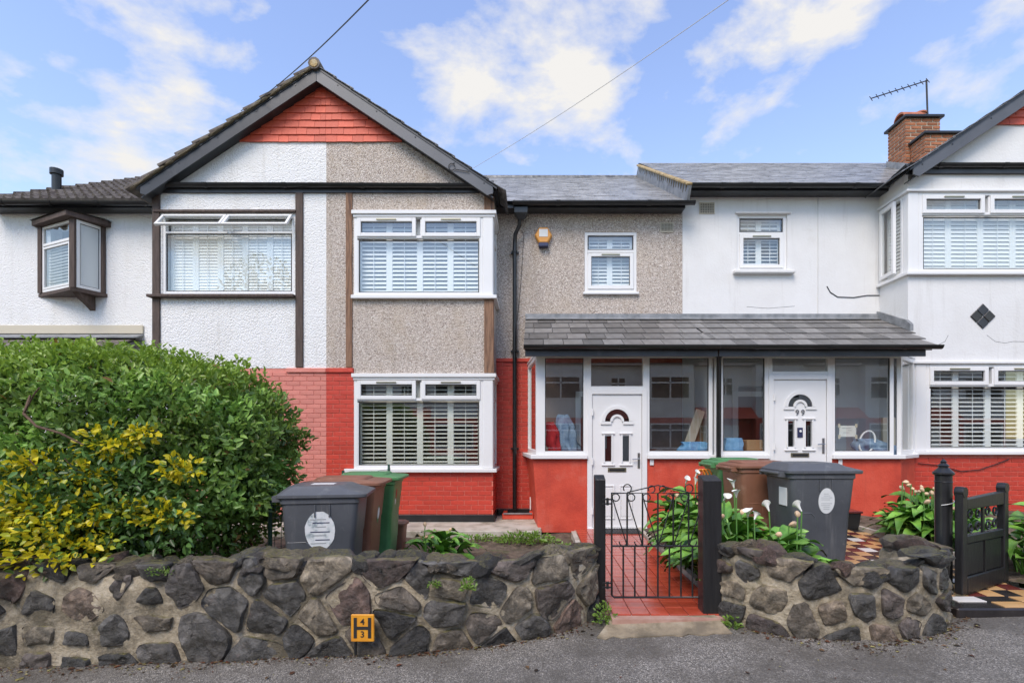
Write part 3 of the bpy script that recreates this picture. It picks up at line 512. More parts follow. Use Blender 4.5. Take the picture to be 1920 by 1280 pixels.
part('bracket', MT['timber'], orl, lambda b: b.prism([(DW, oz0-.06), (o2[1]+.05, oz0-.06), (o2[1]+.13, oz0-.14), (DW-.12, oz0-.22), (DW, oz0-.30)], 'x', o2[0]-.05, o2[0]+.05), bevel=.006)
Mo, Lo = along((o1[0]+.04, DW-.02), (o2[0]-.03, o2[1]+.03), oz0+.01)
ow = MB(); ow.M = Mo; Ho = oz1-oz0-.02; bar_frame(ow, 0, Lo, 0, Ho, .045, -.03, .015); ow.box(.045, Lo-.045, -.03, .015, Ho*.70, Ho*.74); ow.build('sash', MT['upvc'], orl, bevel=.004)
ow = MB(); ow.M = Mo; bar_frame(ow, .05, Lo-.05, .05, Ho*.68, .03, 0, .02); ow.build('sash', MT['upvc'], orl)
ow = MB(); ow.M = Mo; ow.quad((.04, 0, .04), (Lo-.04, 0, .04), (Lo-.04, 0, Ho-.04), (.04, 0, Ho-.04)); ow.build('pane', MT['glass'], orl)
ow = MB(); ow.M = Mo
for i in range(14): ow.box(.05, Lo-.05, -.075, -.045, .07+i*Ho*.046, .07+i*Ho*.046+.008)
o = ow.build('blind_slat', MT['shutter'], orl); o['kind'] = 'stuff'
Mo, Lo = along((o2[0]+.03, o2[1]+.03), (o3[0]-.02, DW-.02), oz0+.01)
ow = MB(); ow.M = Mo; bar_frame(ow, 0, Lo, 0, Ho, .05, -.03, .02); ow.build('sash', MT['upvc'], orl, bevel=.004)
ow = MB(); ow.M = Mo; bar_frame(ow, .045, Lo-.045, .045, Ho-.045, .012, -.01, .012); ow.build('gasket', MT['gasket'], orl)
ow = MB(); ow.M = Mo; ow.box(.05, Lo-.05, -.01, .0, .05, Ho-.05); ow.build('frosted_pane', MT['frosted'], orl)
# ---- windows, middle house: two wrap-round bay windows and one small one
def bay_front(h, x0, x1, z0, z1, y, vtop, sh, sm, ang, side, pitch=.064, n2=2):
    """front lights: a row of opening top lights over fixed panes; the corner post and the side pane on `side`"""
    W = x1-x0-.17; H = z1-z0; xs = x0 if side > 0 else x0+.17
    L = []; hw = W/n2
    for i in range(n2): L.append((i*hw+.075, (i+1)*hw-.06, H-vtop, H-.075, 'vent'))
    L.append((.075, W-.06, .055, H-vtop-.075, 'fix'))
    return window(h, front(xs, y, z0), W, H, L, sh(W, H), sm=sm, ang=ang, pitch=pitch, ft=.055)
def four(W, H): return [(.04+i*(W-.08)/4, .04+(i+1)*(W-.08)/4, .03, H-.04) for i in range(4)]
for (a, zs, sm, ang) in ((mu, None, 'shutter', 54), (md, None, 'shutter_cream', 16)):
    wn_ = bay_front(hm, a[0], a[1], a[2]+.03, a[3]-.04, DB+.01, .335, four, sm, ang, 1)
    hz = a[3]-a[2]
    bx('corner_post', MT['upvc'], wn_, XB-.17, XB, DB-.02, DB+.12, a[2]+.03, a[3]-.04, bevel=.012)
    part('sill', MT['upvc'], wn_, lambda b: b.prism([(a[0]-(.14 if a is md else .03), DB-.075), (XB+.06, DB-.075), (XB+.06, DW), (XB-.05, DW), (XB-.05, DB+.03), (a[0]-(.14 if a is md else .03), DB+.03)], 'z', a[2]-.025, a[2]+.032), bevel=.006)
    part('cornice', MT['upvc'], wn_, lambda b: (b.prism([(a[0]-.03, DB-.055), (XB+.05, DB-.055), (XB+.05, DW), (XB-.04, DW), (XB-.04, DB+.04), (a[0]-.03, DB+.04)], 'z', a[3]-.04, a[3]+.02), b.prism([(a[0]-.01, DB-.03), (XB+.025, DB-.03), (XB+.025, DW), (XB-.04, DW), (XB-.04, DB+.04), (a[0]-.01, DB+.04)], 'z', a[3]-.085, a[3]-.04)), bevel=.005)
    Ms, Ls = along((XB-.01, DB+.12), (XB-.01, DW), a[2]+.03)
    ww = MB(); ww.M = Ms; hh = hz-.07; bar_frame(ww, 0, Ls, 0, hh, .06, -.05, .015); ww.box(.06, Ls-.06, -.04, .01, hh-.36, hh-.31); ww.build('side_frame', MT['upvc'], wn_, bevel=.004)
    ww = MB(); ww.M = Ms; ww.quad((.05, 0, .05), (Ls-.05, 0, .05), (Ls-.05, 0, hh-.05), (.05, 0, hh-.05)); ww.build('pane', MT['glass'], wn_)
Wm, Hm = ms[1]-ms[0], ms[3]-ms[2]
window(hm, front(ms[0], DW+.03, ms[2]), Wm, Hm, [(.06, Wm-.06, Hm-.31, Hm-.06, 'fix'), (.08, Wm-.08, .08, Hm-.39, 'vent')], [(.05, Wm/2, .04, Hm-.04, 52), (Wm/2, Wm-.05, .04, Hm-.04, 52)], cill=.03, pitch=.06)
part('timber_post', MT['timber_worn'], hm, lambda b: b.box(X(649, DB), X(661, DB), DB-.022, DB+.01, 2.53, 5.36), bevel=.006)
part('timber_post', MT['timber_worn'], hm, lambda b: b.box(X(908, DB), XB+.01, DB-.02, DB+.05, 2.44, 3.63), bevel=.006)
part('timber_post', MT['timber_worn'], hm, lambda b: b.box(X(908, DB), XB+.01, DB-.02, DB+.05, 5.07, 5.36), bevel=.006)
# ---- windows, right house
def four_r(W, H): return [(.04+i*.53, .04+(i+1)*.53, .03, H-.04) for i in range(4)]
for a, sm, ang in ((ru, 'shutter', 74), (rd, 'shutter', 20)):
    wn_ = bay_front(hr, a[0], a[1], a[2]+.03, a[3]-.02, DB+.01, .325, four_r, sm, ang, -1, .066)
    part('sill', MT['upvc'], wn_, lambda b: b.prism([(XC-.06, DB-.075), (a[1]+.03, DB-.075), (a[1]+.03, DB+.03), (XC+.05, DB+.03), (XC+.05, DW), (XC-.06, DW)], 'z', a[2]-.02, a[2]+.032), bevel=.006)
    part('cornice', MT['upvc'], wn_, lambda b: b.prism([(XC-.05, DB-.05), (a[1]+.03, DB-.05), (a[1]+.03, DB+.04), (XC+.05, DB+.04), (XC+.05, DW), (XC-.05, DW)], 'z', a[3]-.02, a[3]+.02), bevel=.005)
    part('corner_post', MT['upvc'], wn_, lambda b: b.box(a[0], a[0]+.17, DB-.015, DB+.12, a[2]+.03, a[3]-.02), bevel=.01)
    if a is ru:
        Ms, Ls = along((XC+.01, DW), (XC+.01, DB+.12), a[2]+.03); hh = a[3]-a[2]-.05
        ww = MB(); ww.M = Ms; bar_frame(ww, 0, Ls, 0, hh, .05, -.05, .015); ww.build('side_frame', MT['upvc'], wn_, bevel=.004)
        Mc = Ms @ Matrix.Translation((.06, .03, 0)) @ Matrix.Rotation(R(7), 4, 'Z')
        ww = MB(); ww.M = Mc; bar_frame(ww, 0, Ls-.14, .05, hh-.05, .065, -.025, .025); ww.build('sash', MT['upvc'], wn_, bevel=.005)
        ww = MB(); ww.M = Mc; ww.quad((.06, 0, .11), (Ls-.2, 0, .11), (Ls-.2, 0, hh-.11), (.06, 0, hh-.11)); ww.build('pane', MT['glass'], wn_)
        ww = MB(); ww.M = Ms; bar_frame(ww, .06, Ls-.03, .06, hh-.06, .05, -.12, -.09)
        for i in range(19): ww.box(.1, Ls-.08, -.11, -.095, .11+i*.06, .155+i*.06)
        o = ww.build('shutter_louvre', MT['shutter'], wn_); o['kind'] = 'stuff'
Wm, Hm = rs[1]-rs[0], rs[3]-rs[2]
window(hr, front(rs[0], DW+.05, rs[2]), Wm, Hm, [(.06, Wm-.06, Hm-.30, Hm-.06, 'fix'), (.08, Wm-.08, .08, Hm-.37, 'vent')], [(.05, Wm/2, .04, Hm-.36, 34), (Wm/2, Wm-.05, .04, Hm-.36, 34), (.05, Wm/2, Hm-.34, Hm-.02, 66), (Wm/2, Wm-.05, Hm-.34, Hm-.02, 66)], pitch=.06)
bx('sill', MT['white_paint'], hr, rs[0]-.08, rs[1]+.1, DW-.10, DW+.05, rs[2]-.06, rs[2]-.003, bevel=.01)
bx('window_head', MT['white_paint'], hr, rs[0]-.04, rs[1]+.05, DW-.045, DW, rs[3]+.003, rs[3]+.035, bevel=.006)
# ---- gables, bargeboards, roofs
GX, GZ, SL = -3.44, 7.33, .668
def gable(h, gx, gz, side, party, base, zt, wallm, barge, tilec=.118):
    """one half of a gable: rendered wall, hung clay tiles, bargeboard, stepped roof courses; side -1 left, +1 right of the apex"""
    up = lambda x: gz-.26-SL*abs(x-gx)
    xe = gx+side*2.72; xr = gx+side*(gz-.26-zt)/SL
    z_e = up(xe)
    poly = [(party, base), (xe, base), (xe, max(z_e, base+.01)), (xr, zt), (party, zt)]
    part('gable_wall', MT[wallm], h, lambda b: b.add([(x, DB, z) for x, z in poly], [tuple(range(5))]))
    core = part('gable_backing', MT['clay'], h, lambda b: b.add([(party, DB-.002, zt), (xr, DB-.002, zt), (gx, DB-.002, gz-.25), (party, DB-.002, up(party))], [(0, 1, 2, 3) if abs(party-gx) > .001 else (0, 1, 2)]))
    n = int((gz-.26-zt)/tilec)+1
    for j in range(n):
        za = zt-.02+j*tilec; half = max(0, (gz-.22-za-.05)/SL); x = party-side*0.0; k = 0
        tw = .2
        xx = abs(party-gx)*(1 if (party-gx)*side > 0 else -1)+(tw/2 if j % 2 else 0)-(.0)
        start = (party-gx)*side
        u = start; first = tw*(.5 if j % 2 else 1)*random.uniform(.8, 1.1)
        while u < half:
            e = min(u+first, half); first = tw*random.uniform(.75, 1.35)
            if e-u > .03:
                me = MB(); L = e-u-.004
                me.add([(0, -.026, 0), (L, -.026, 0), (L, -.006, tilec+.02), (0, -.006, tilec+.02), (0, -.010, 0), (L, -.010, 0), (L, .004, tilec+.02), (0, .004, tilec+.02)], [(0, 1, 2, 3), (7, 6, 5, 4), (0, 4, 5, 1), (1, 5, 6, 2), (2, 6, 7, 3), (3, 7, 4, 0)])
                xa = gx+side*u if side > 0 else gx-e
                link('hung_tile', me.mesh('hung_tile', MT['clay']), core, loc=(xa, DB-.002, za+random.uniform(-.004, .004)), rot=(random.uniform(-.02, .02), random.uniform(-.006, .006), 0))
            u = e
    yb = DB-.19; xend = gx+side*2.80
    def bp(x, k): return (x, gz-.035-SL*abs(x-gx)-k)
    brg = part('bargeboard', MT[barge], h, lambda b: b.prism([bp(gx, 0), bp(xend, 0), (xend, bp(xend, 0)[1]-.16), (xend-side*.09, bp(xend-side*.09, .25)[1]), bp(gx, .25)], 'y', yb, yb+.03), bevel=.004)
    for t in (.12, .34, .56, .78, .95): part('screw_head', MT['black'], brg, lambda b: b.lathe([(.012, -.006), (.012, .0)], (gx+side*2.8*t, yb, bp(gx+side*2.8*t, .09)[1]), 8, 'y'))
    part('soffit', MT['barge_dark'], h, lambda b: b.prism([bp(gx, .20), bp(xend, .20), bp(xend, .22), bp(gx, .22)], 'y', yb+.03, DB+.02))
    return yb
def gable_roof(h, gx, gz, side, m, chunky, yb, back=12.3):
    Ls = 2.95*math.hypot(1, SL); n = 11; cs, sn = 1/math.hypot(1, SL), SL/math.hypot(1, SL)
    rf = part('gable_roof', MT['barge_dark'], h, lambda b: b.prism([(gx, gz-.06), (gx+side*2.86, gz-.06-SL*2.86), (gx+side*2.86, gz-.09-SL*2.86), (gx, gz-.09)], 'y', yb-.01, back))
    for j in range(n):
        s0 = Ls*j/n; s1 = Ls*(j+1)/n+.05; t = .05 if chunky else .018
        P = lambda s, k: (gx+side*(s*cs+k*sn), gz-.058-s*sn+k*cs)
        lo = .012+(.03 if chunky else .008)
        jit = random.uniform(-.012, .012) if chunky else 0
        part('roof_tile', m, rf, lambda b: b.prism([P(s0, .002), P(s1, lo), P(s1, lo+t), P(s0, t*.8)], 'y', yb-.035+jit, back), bevel=.006)
    if chunky:
        for j in range(16):
            s = Ls*(j+.5)/16; P = lambda s, k: (gx+side*(s*cs+k*sn), gz-.058-s*sn+k*cs)
            x, z = P(s, .01); me = bmesh.new(); bmesh.ops.create_icosphere(me, subdivisions=2, radius=1)
            for v in me.verts: v.co *= 1+.35*noise.noise(v.co*2+Vector((j, 0, 0)))
            mm = bpy.data.meshes.new('verge_mortar'); me.to_mesh(mm); me.free(); mm.materials.append(MT['ochre_moss'])
            link('verge_mortar', mm, rf, loc=(x, yb-.02, z), rot=(0, side*math.atan(SL), 0), scale=(.10+.03*(j % 3), .03, .022))
MT['ochre_moss'] = mat('mossy_verge_mortar', [(.06, .05, .035), (.16, .13, .08), (.30, .25, .16)], 18, rough=.95, bump=(40, .01))
yb = gable(hl, GX, GZ, -1, XP, 5.36, 6.20, 'white_rough', 'barge_dark')
gable(hm, GX, GZ, 1, XP, 5.36, 6.20, 'pebble', 'barge_grey')
gable(hr, 8.83, GZ+.3, -1, 8.83, 5.70, 6.48, 'white_paint', 'barge_grey'); gable(hr, 8.83, GZ+.3, 1, 8.83, 5.70, 6.48, 'white_paint', 'barge_grey')
gable_roof(hl, GX, GZ, -1, MT['concrete_tile'], True, yb); gable_roof(hm, GX, GZ, 1, MT['slate'], False, yb)
gable_roof(hr, 8.83, GZ+.3, -1, MT['slate'], False, yb); gable_roof(hr, 8.83, GZ+.3, 1, MT['slate'], False, yb)
part('ridge_tile', MT['concrete_tile'], hl, lambda b: b.tube([(GX-.02, yb-.05, GZ-.03), (GX-.02, 12.3, GZ-.03)], .095, 10), smooth=40)
part('ridge_cap', MT['ochre'], hl, lambda b: b.lathe([(.06, -.012), (.065, 0), (.04, .01)], (GX-.02, yb-.05, GZ-.04), 10, 'y'))
YE, ZE, YR, ZR = 8.70, 5.405, 12.8, 7.87
slate_roof('main_roof', MT['slate_old'], hm, GX, XM-.02, YE, ZE, YR, ZR, .19, .26)
slate_roof('main_roof', MT['slate_old'], hr, XM+.02, XE, YE, ZE+.295, YR, ZR+.36, .19, .26)
# left house: interlocking concrete tiles, corrugated courses
def roman(b):
    n = 13; L = math.hypot(YR-YE, ZR-ZE); dy, dz = (YR-YE)/L, (ZR-ZE)/L; pw = .15; m = int((GX-XL)/pw)*6
    for j in range(n):
        s0, s1 = L*j/n, L*(j+1)/n+.07; vs = []
        for s, k in ((s0, -.012), (s0, .05), (s1, .008)):
            for i in range(m+1):
                x = XL-.06+(GX-XL+.06)*i/m; q = (i % 6)/6; h = k+(.034*max(0, math.sin(q*2*math.pi))**.7 if k != -.012 else 0)+(.006*noise.noise(Vector((i//6, j*3.1, 0))) if k > 0 else 0)
                vs.append((x, YE+dy*s-dz*h, ZE+dz*s+dy*h))
        b.add(vs, [(r*(m+1)+i, r*(m+1)+i+1, (r+1)*(m+1)+i+1, (r+1)*(m+1)+i) for r in range(2) for i in range(m)])
o = part('main_roof', MT['concrete_tile'], hl, roman); o['kind'] = 'stuff'
for h, xa, xb, dz_ in ((hl, XL, GX, 0), (hm, GX, XM, 0), (hr, XM, XE, .3)):
    part('back_roof', MT['slate'], h, lambda b: b.quad((xa, YR, ZR+dz_-.02), (xb, YR, ZR+dz_-.02), (xb, 17, ZE+dz_), (xa, 17, ZE+dz_)))
    part('ridge_tile', MT['slate' if h is not hl else 'concrete_tile'], h, lambda b: b.tube([(xa, YR, ZR+dz_-.02), (xb, YR, ZR+dz_-.02)], .075, 10), smooth=40)
    part('end_wall', MT['white_paint'] if h is not hm else MT['pebble'], h, lambda b: (b.quad((xa, YE+.3, -.3), (xa, 17, -.3), (xa, 17, ZE+dz_-.1), (xa, YR, ZR+dz_-.1), (xa, YE+.3, ZE+dz_)) , b.quad((xa, 17, -.3), (xb, 17, -.3), (xb, 17, ZE+dz_), (xa, 17, ZE+dz_))) if h is not hm else b.quad((xa, 17, -.3), (xb, 17, -.3), (xb, 17, ZE+dz_), (xa, 17, ZE+dz_)))
    part('roof_deck', MT['barge_dark'], h, lambda b: b.quad((xa+.01, YE, ZE+dz_-.02), (xb-.01, YE, ZE+dz_-.02), (xb-.01, YR, ZR+dz_-.04), (xa+.01, YR, ZR+dz_-.04)))
# stepped party verge between the middle and right roofs: fascia with drips, ochre mortar bedding
def pv(s, k): L = math.hypot(YR-YE, ZR-ZE); dy, dz = (YR-YE)/L, (ZR-ZE)/L; return (YE+dy*s*L-dz*k, ZE+dz*s*L+dy*k)
vg = part('party_verge', MT['lead'], hr, lambda b: b.prism([pv(-.01, .0), pv(1, .0), pv(1, .25), pv(-.01, .25)], 'x', XM-.03, XM+.02))
part('verge_bedding', MT['ochre'], vg, lambda b: b.prism([pv(-.01, .252), pv(1, .252), pv(1, .29), pv(-.01, .29)], 'x', XM-.07, XM+.03), bevel=.008)
for i in range(26):
    s = .01+i*.037; part('drip_stain', MT['ochre_moss'], vg, lambda b: b.prism([pv(s, .25), pv(s+.022, .25), pv(s+.009, .25-random.uniform(.07, .15))], 'x', XM-.036, XM-.030))
part('svp_pipe', MT['black'], hl, lambda b: (b.tube([(X(106, 9.9), 9.9, 5.7), (X(106, 9.9), 9.9, Z(322, 9.9))], .075, 14), b.tube([(X(106, 9.9), 9.9, Z(328, 9.9)), (X(106, 9.9), 9.9, Z(318, 9.9))], .105, 14)), smooth=40)
# ---- gutters, fascias, downpipes
def fascia(h, x0, x1, y, z, m='barge_dark'): return bx('fascia', MT[m], h, x0, x1, y+.06, DW, z-.06, z+.01)
fascia(hl, XL, XA, YE, 5.38); gutter_run(hl, (XL, YE-.02, 5.395), (XA-.02, YE-.02, 5.375), n=4)
fascia(hm, XB, XM-.02, YE, 5.38); gutter_run(hm, (XB+.3, YE-.02, 5.385), (XM+.12, YE-.02, 5.39), n=2)
fascia(hr, XM+.04, XC, YE, 5.67); gutter_run(hr, (XM+.02, YE-.02, 5.685), (XC-.05, YE-.02, 5.68), n=3)
gutter_run(hr, (XC-.05, YE+.1, 5.70), (XC-.05, DB-.1, 5.78), n=1); gutter_run(hr, (XC-.06, DB-.07, 5.79), (11.2, DB-.07, 5.79), n=5); bx('fascia', MT['barge_dark'], hr, XC-.02, 11.4, DB-.05, DB+.02, 5.66, 5.82)
gutter_run(hl, (X(312, 8.24), DB-.07, 5.475), (XP, DB-.07, 5.47), n=2); gutter_run(hm, (XP, DB-.07, 5.47), (X(893, 8.24), DB-.07, 5.46), n=2)
bx('fascia', MT['barge_dark'], hl, XA+.05, XP, DB-.03, DB+.01, 5.355, 5.475); bx('fascia', MT['barge_dark'], hm, XP, XB-.05, DB-.03, DB+.01, 5.355, 5.475)
part('gutter', MT['black'], hm, lambda b: gutter(b, (XB+.04, DB-.1, 5.40), (XB+.04, YE, 5.40)), smooth=40); bx('fascia', MT['barge_dark'], hm, XB-.02, XB+.02, DB-.16, DW, 5.30, 5.48)
dp = part('downpipe', MT['black'], hm, lambda b: (b.tube([(X(975, 8.85), 8.80, 5.15), (X(974, 8.85), 8.82, 5.04), (X(966, 8.9), 8.90, 4.92), (X(965, 8.9), 8.90, 4.7), (X(965, 8.9), 8.90, .14)], .036, 12)), smooth=50)
part('hopper', MT['black'], dp, lambda b: b.loft([[(X(977, 8.8)+a*w_, 8.79+c*w_*.7, z) for a, c in ((-1, -1), (1, -1), (1, 1), (-1, 1))] for w_, z in ((.045, 5.12), (.07, 5.16), (.115, 5.22), (.12, 5.32))]), bevel=.006)
for z in (4.62, 2.9, 1.2): part('pipe_clip', MT['black'], dp, lambda b: (b.tube([(X(965, 8.9), 8.90, z-.02), (X(965, 8.9), 8.90, z+.02)], .045, 12), b.box(X(965, 8.9)-.07, X(965, 8.9)+.07, 8.94, 8.99, z-.015, z+.015)))
gul = part('gully_surround', MT['red_flat'], hm, lambda b: (b.box(-.52, .0, 8.55, 8.62, .03, .12), b.box(-.52, -.45, 8.62, 8.97, .03, .12), b.box(-.07, .0, 8.62, 8.97, .03, .12)), bevel=.008)
part('gully_grate', MT['lead'], gul, lambda b: b.box(-.5, -.02, 8.53, 8.58, .121, .135))
part('overflow_pipe', MT['upvc'], hm, lambda b: b.tube([(-.05, 8.9, .14), (-.05, 8.9, .36)], .012, 8))
# vents, alarm, ornament
def vent(h, px, py, D, w_, hh):
    v = part('air_vent', MT['grille'], h, lambda b: bar_frame(b, -w_/2, w_/2, -hh/2, hh/2, .012, -.006, .012) or [b.box(-w_/2+w_*i/9-.005, -w_/2+w_*i/9+.005, 0, .008, -hh/2, hh/2) for i in range(1, 9)] and [b.box(-w_/2, w_/2, 0, .008, -hh/2+hh*i/7-.005, -hh/2+hh*i/7+.005) for i in range(1, 7)])
    v.location = Vector((X(px, D), D-.012, Z(py, D)))-h.location
    k = bx('vent_cavity', MT['gasket'], v, -w_/2+.002, w_/2-.002, .006, .010, -hh/2+.002, hh/2-.002)
vent(hm, 1250, 427, DW, .23, .17); vent(hr, 1325, 391, DW, .27, .20)
ax, az = X(1019, DW-.1), Z(440, DW-.1)
al = thing('alarm_box', 'amber hexagonal burglar alarm box on pebbledash wall', 'alarm', (ax, DW-.1, az))
hexa = [(.155*math.cos(R(60*i))*1.0, .165*math.sin(R(60*i))) for i in range(6)]
part('case', MT['alarm'], al, lambda b: b.loft([[(ax+p*k, y, az+q*k) for p, q in hexa] for k, y in ((1, DW), (1, DW-.06), (.86, DW-.09))]), bevel=.006)
bx('label_plate', MT['sticker_plain'], al, ax-.075, ax+.075, DW-.094, DW-.088, az-.03, az+.10); bx('strobe', MT['alarm_blue'], al, ax-.085, ax+.085, DW-.10, DW, az-.20, az-.13, bevel=.008)
orn = thing('wall_ornament', 'black diamond of four tiles set on white upper wall', 'ornament', (X(1842, DB), DB, Z(593, DB)))
for i in range(4):
    o = MB().box(-.072, .072, -.018, -.001, -.072, .072).build('tile', MT['tile_black' if i % 2 else 'barge_dark'], orn, bevel=.008); a = R(45+90*i)
    o.location = (.105*math.sin(a-R(45)), 0, .105*math.cos(a-R(45))); o.rotation_euler = (0, R(45), 0)

for pts in ([(1850, 628), (1866, 640), (1884, 643), (1900, 640), (1945, 641)], [(1722, 652), (1740, 645), (1756, 648), (1772, 640), (1778, 628)], [(1400, 575), (1440, 578), (1490, 574)]):
    D_ = DB if pts[0][0] > 1700 else DW-.004
    part('hairline_crack', MT['darkcloth'], hr, lambda b: b.tube([(X(a, D_), D_, Z(c, D_)) for a, c in pts], .0028, 4))
# ---- porch, built across both fronts
PZ0, PZ1 = 1.135, 2.665
def porch(h_name, label, x0, x1, dx0, dx1, dz, panes, tl, left):
    p = thing(h_name, label, 'porch', ((x0+x1)/2, DP, 0), 'glazed front porches')
    fr = part('frame', MT['upvc'], p, lambda b: (b.box(x0, x1, DP, DP+.07, PZ1-.055, PZ1), b.box(x0, x1, DP-.012, DP+.05, PZ1, PZ1+.035),
        [b.box(a-.06 if k else a-.13, a, DP+.001, DP+.069, PZ0, PZ1-.055) for k, (a, e) in enumerate(panes)], [b.box(e, e+.06, DP+.002, DP+.068, PZ0, PZ1-.055) for a, e in panes], [b.box(a, e, DP+.003, DP+.067, PZ0, PZ0+.055) for a, e in panes]), bevel=.004)
    for a, e in panes:
        g = part('pane', MT['glass'], p, lambda b: b.quad((a, DP+.03, PZ0+.05), (e, DP+.03, PZ0+.05), (e, DP+.03, PZ1-.05), (a, DP+.03, PZ1-.05)))
        part('gasket', MT['gasket'], g, lambda b: [b.box(*c) for c in ((a, a+.01, DP+.012, DP+.029, PZ0+.055, PZ1-.055), (e-.01, e, DP+.012, DP+.029, PZ0+.055, PZ1-.055), (a+.01, e-.01, DP+.012, DP+.029, PZ1-.065, PZ1-.055), (a+.01, e-.01, DP+.012, DP+.029, PZ0+.055, PZ0+.065))])
    # door with frame, transom light
    ztop = 2.13+dz
    part('door_frame', MT['upvc'], p, lambda b: (b.box(dx0, dx0+.075, DP-.02, DP+.075, dz+.02, ztop), b.box(dx1-.075, dx1, DP-.02, DP+.075, dz+.02, ztop), b.box(dx0+.075, dx1-.075, DP-.02, DP+.075, ztop-.075, ztop), b.box(dx0, dx1, DP-.04, DP+.075, dz-.03, dz+.03),
        b.box(dx0, dx0+.06, DP-.003, DP+.072, ztop, PZ1-.05), b.box(dx1-.06, dx1, DP-.003, DP+.072, ztop, PZ1-.05), b.box(dx0+.06, dx1-.06, DP-.003, DP+.072, ztop, ztop+.05)), bevel=.005)
    part('transom_light', MT['glass'], p, lambda b: b.quad((dx0+.055, DP+.03, ztop+.045), (dx1-.055, DP+.03, ztop+.045), (dx1-.055, DP+.03, PZ1-.05), (dx0+.055, DP+.03, PZ1-.05)))
    a, e = dx0+.08, dx1-.08; m = (a+e)/2; zb = dz+.035; H = ztop-.08-zb; yf = DP+.005
    lites = [(m-.185, m-.085, zb+1.0, zb+1.39), (m+.085, m+.185, zb+1.0, zb+1.39)]
    d = part('door', MT['upvc'], p, lambda b: b.wall(a, e, zb, zb+H, yf, lites, t=.04))
    part('door_back', MT['upvc'], d, lambda b: b.box(a, e, yf+.041, yf+.05, zb, zb+.9))
    for l in lites:
        part('door_pane', MT['glass_dark'], d, lambda b: b.quad((l[0], yf+.02, l[2]), (l[1], yf+.02, l[2]), (l[1], yf+.02, l[3]), (l[0], yf+.02, l[3])))
        part('pane_backing', MT['gasket'], d, lambda b: b.quad((l[0], yf+.045, l[2]), (l[1], yf+.045, l[2]), (l[1], yf+.045, l[3]), (l[0], yf+.045, l[3])))
        part('moulding', MT['upvc'], d, lambda b: (b.box(l[0]-.05, l[1]+.05, yf-.022, yf, l[3]+.025, l[3]+.048), b.box(l[0]-.05, l[1]+.05, yf-.022, yf, l[2]-.065, l[2]-.04), b.box(l[0]-.022, l[0], yf-.016, yf, l[2]-.02, l[3]+.02), b.box(l[1], l[1]+.022, yf-.016, yf, l[2]-.02, l[3]+.02)), bevel=.004)
    for s in (-1, 1):
        c = m+s*.135
        part('lower_panel', MT['upvc'], d, lambda b: (bar_frame(b, c-.10, c+.10, zb+.12, zb+.64, .022, yf-.014, yf), b.box(c-.07, c+.07, yf-.008, yf, zb+.16, zb+.60)), bevel=.004)
    # fanlight: half ring with dark glass
    fz = zb+1.61; n = 16
    arc = lambda r, y: [(m+r*math.cos(math.pi*i/n), y, fz+r*math.sin(math.pi*i/n)) for i in range(n+1)]
    part('fanlight_moulding', MT['upvc'], d, lambda b: (b.loft([[p1, p2, p3, p4] for p1, p2, p3, p4 in zip(arc(.235, yf), arc(.235, yf-.02), arc(.185, yf-.02), arc(.185, yf))]), b.box(m-.25, m-.09, yf-.02, yf, fz-.045, fz-.005), b.box(m+.09, m+.25, yf-.02, yf, fz-.045, fz-.005), b.loft([[p1, p2, p3, p4] for p1, p2, p3, p4 in zip(arc(.105, yf), arc(.105, yf-.022), arc(.07, yf-.022), arc(.07, yf))])))
    part('fanlight_pane', MT['glass_dark'], d, lambda b: b.add(arc(.182, yf-.006)+arc(.10, yf-.006), [(i, i+1, n+2+i, n+1+i) for i in range(n)]))
    part('fanlight_backing', MT['gasket'], d, lambda b: b.add(arc(.182, yf-.003)+arc(.10, yf-.003), [(i, i+1, n+2+i, n+1+i) for i in range(n)]))
    lbx = part('letterbox', MT['brass'], d, lambda b: b.box(m-.14, m+.14, yf-.012, yf, zb+.84, zb+.905), bevel=.004)
    bx('letter_flap', MT['gasket'], lbx, m-.115, m+.115, yf-.016, yf-.0125, zb+.853, zb+.887)
    hd = part('handle', MT['steel'], d, lambda b: (b.box(e-.062, e-.028, yf-.012, yf, zb+.90, zb+1.13), b.tube([(e-.045, yf-.01, zb+1.04), (e-.045, yf-.05, zb+1.04), (e-.15, yf-.05, zb+1.035)], .009, 8)), bevel=.0)
    for z in (zb+.25, zb+1.0, zb+1.75): part('hinge', MT['upvc'], p, lambda b: b.tube([(dx0+.078, DP-.03, z-.05), (dx0+.078, DP-.03, z+.05)], .013, 8))
    return p, d, m, zb
DL = (X(1101, DP), X(1213, DP)); DR = (X(1441, DP), X(1559, DP))
pl, dl, ml, zl = porch('enclosed_porch', 'white framed porch with red walls and plain white door behind iron gate', .04, X(1341, DP), DL[0], DL[1], 0.0, [(X(1022, DP), X(1094, DP)), (X(1218, DP), X(1329, DP))], 0, True)
pr, dr, mr_, zr_ = porch('enclosed_porch', 'white framed porch with door numbered 99', X(1352, DP), 5.606, DR[0], DR[1], .225, [(X(1356, DP), X(1434, DP)), (X(1566, DP), X(1669, DP))], 0, False)
PL0, PR1 = (.04, DP), (5.606, DP); PLw, PRw = (-.10, DW), (6.19, DB)
for p, a, e in ((pl, PLw, PL0), (pr, PR1, PRw)):                     # splayed returns
    Mp, Lp = along(a, e, PZ0); H = PZ1-PZ0
    bq = MB(); bq.M = Mp; bar_frame(bq, 0, Lp, 0, H, .07, -.06, -.001); bq.box(-.0, Lp, -.07, .012, H, H+.034); bq.build('side_frame', MT['upvc'], p, bevel=.004)
    bq = MB(); bq.M = Mp; bq.quad((.06, -.03, .06), (Lp-.06, -.03, .06), (Lp-.06, -.03, H-.06), (.06, -.03, H-.06)); bq.build('pane', MT['glass'], p)
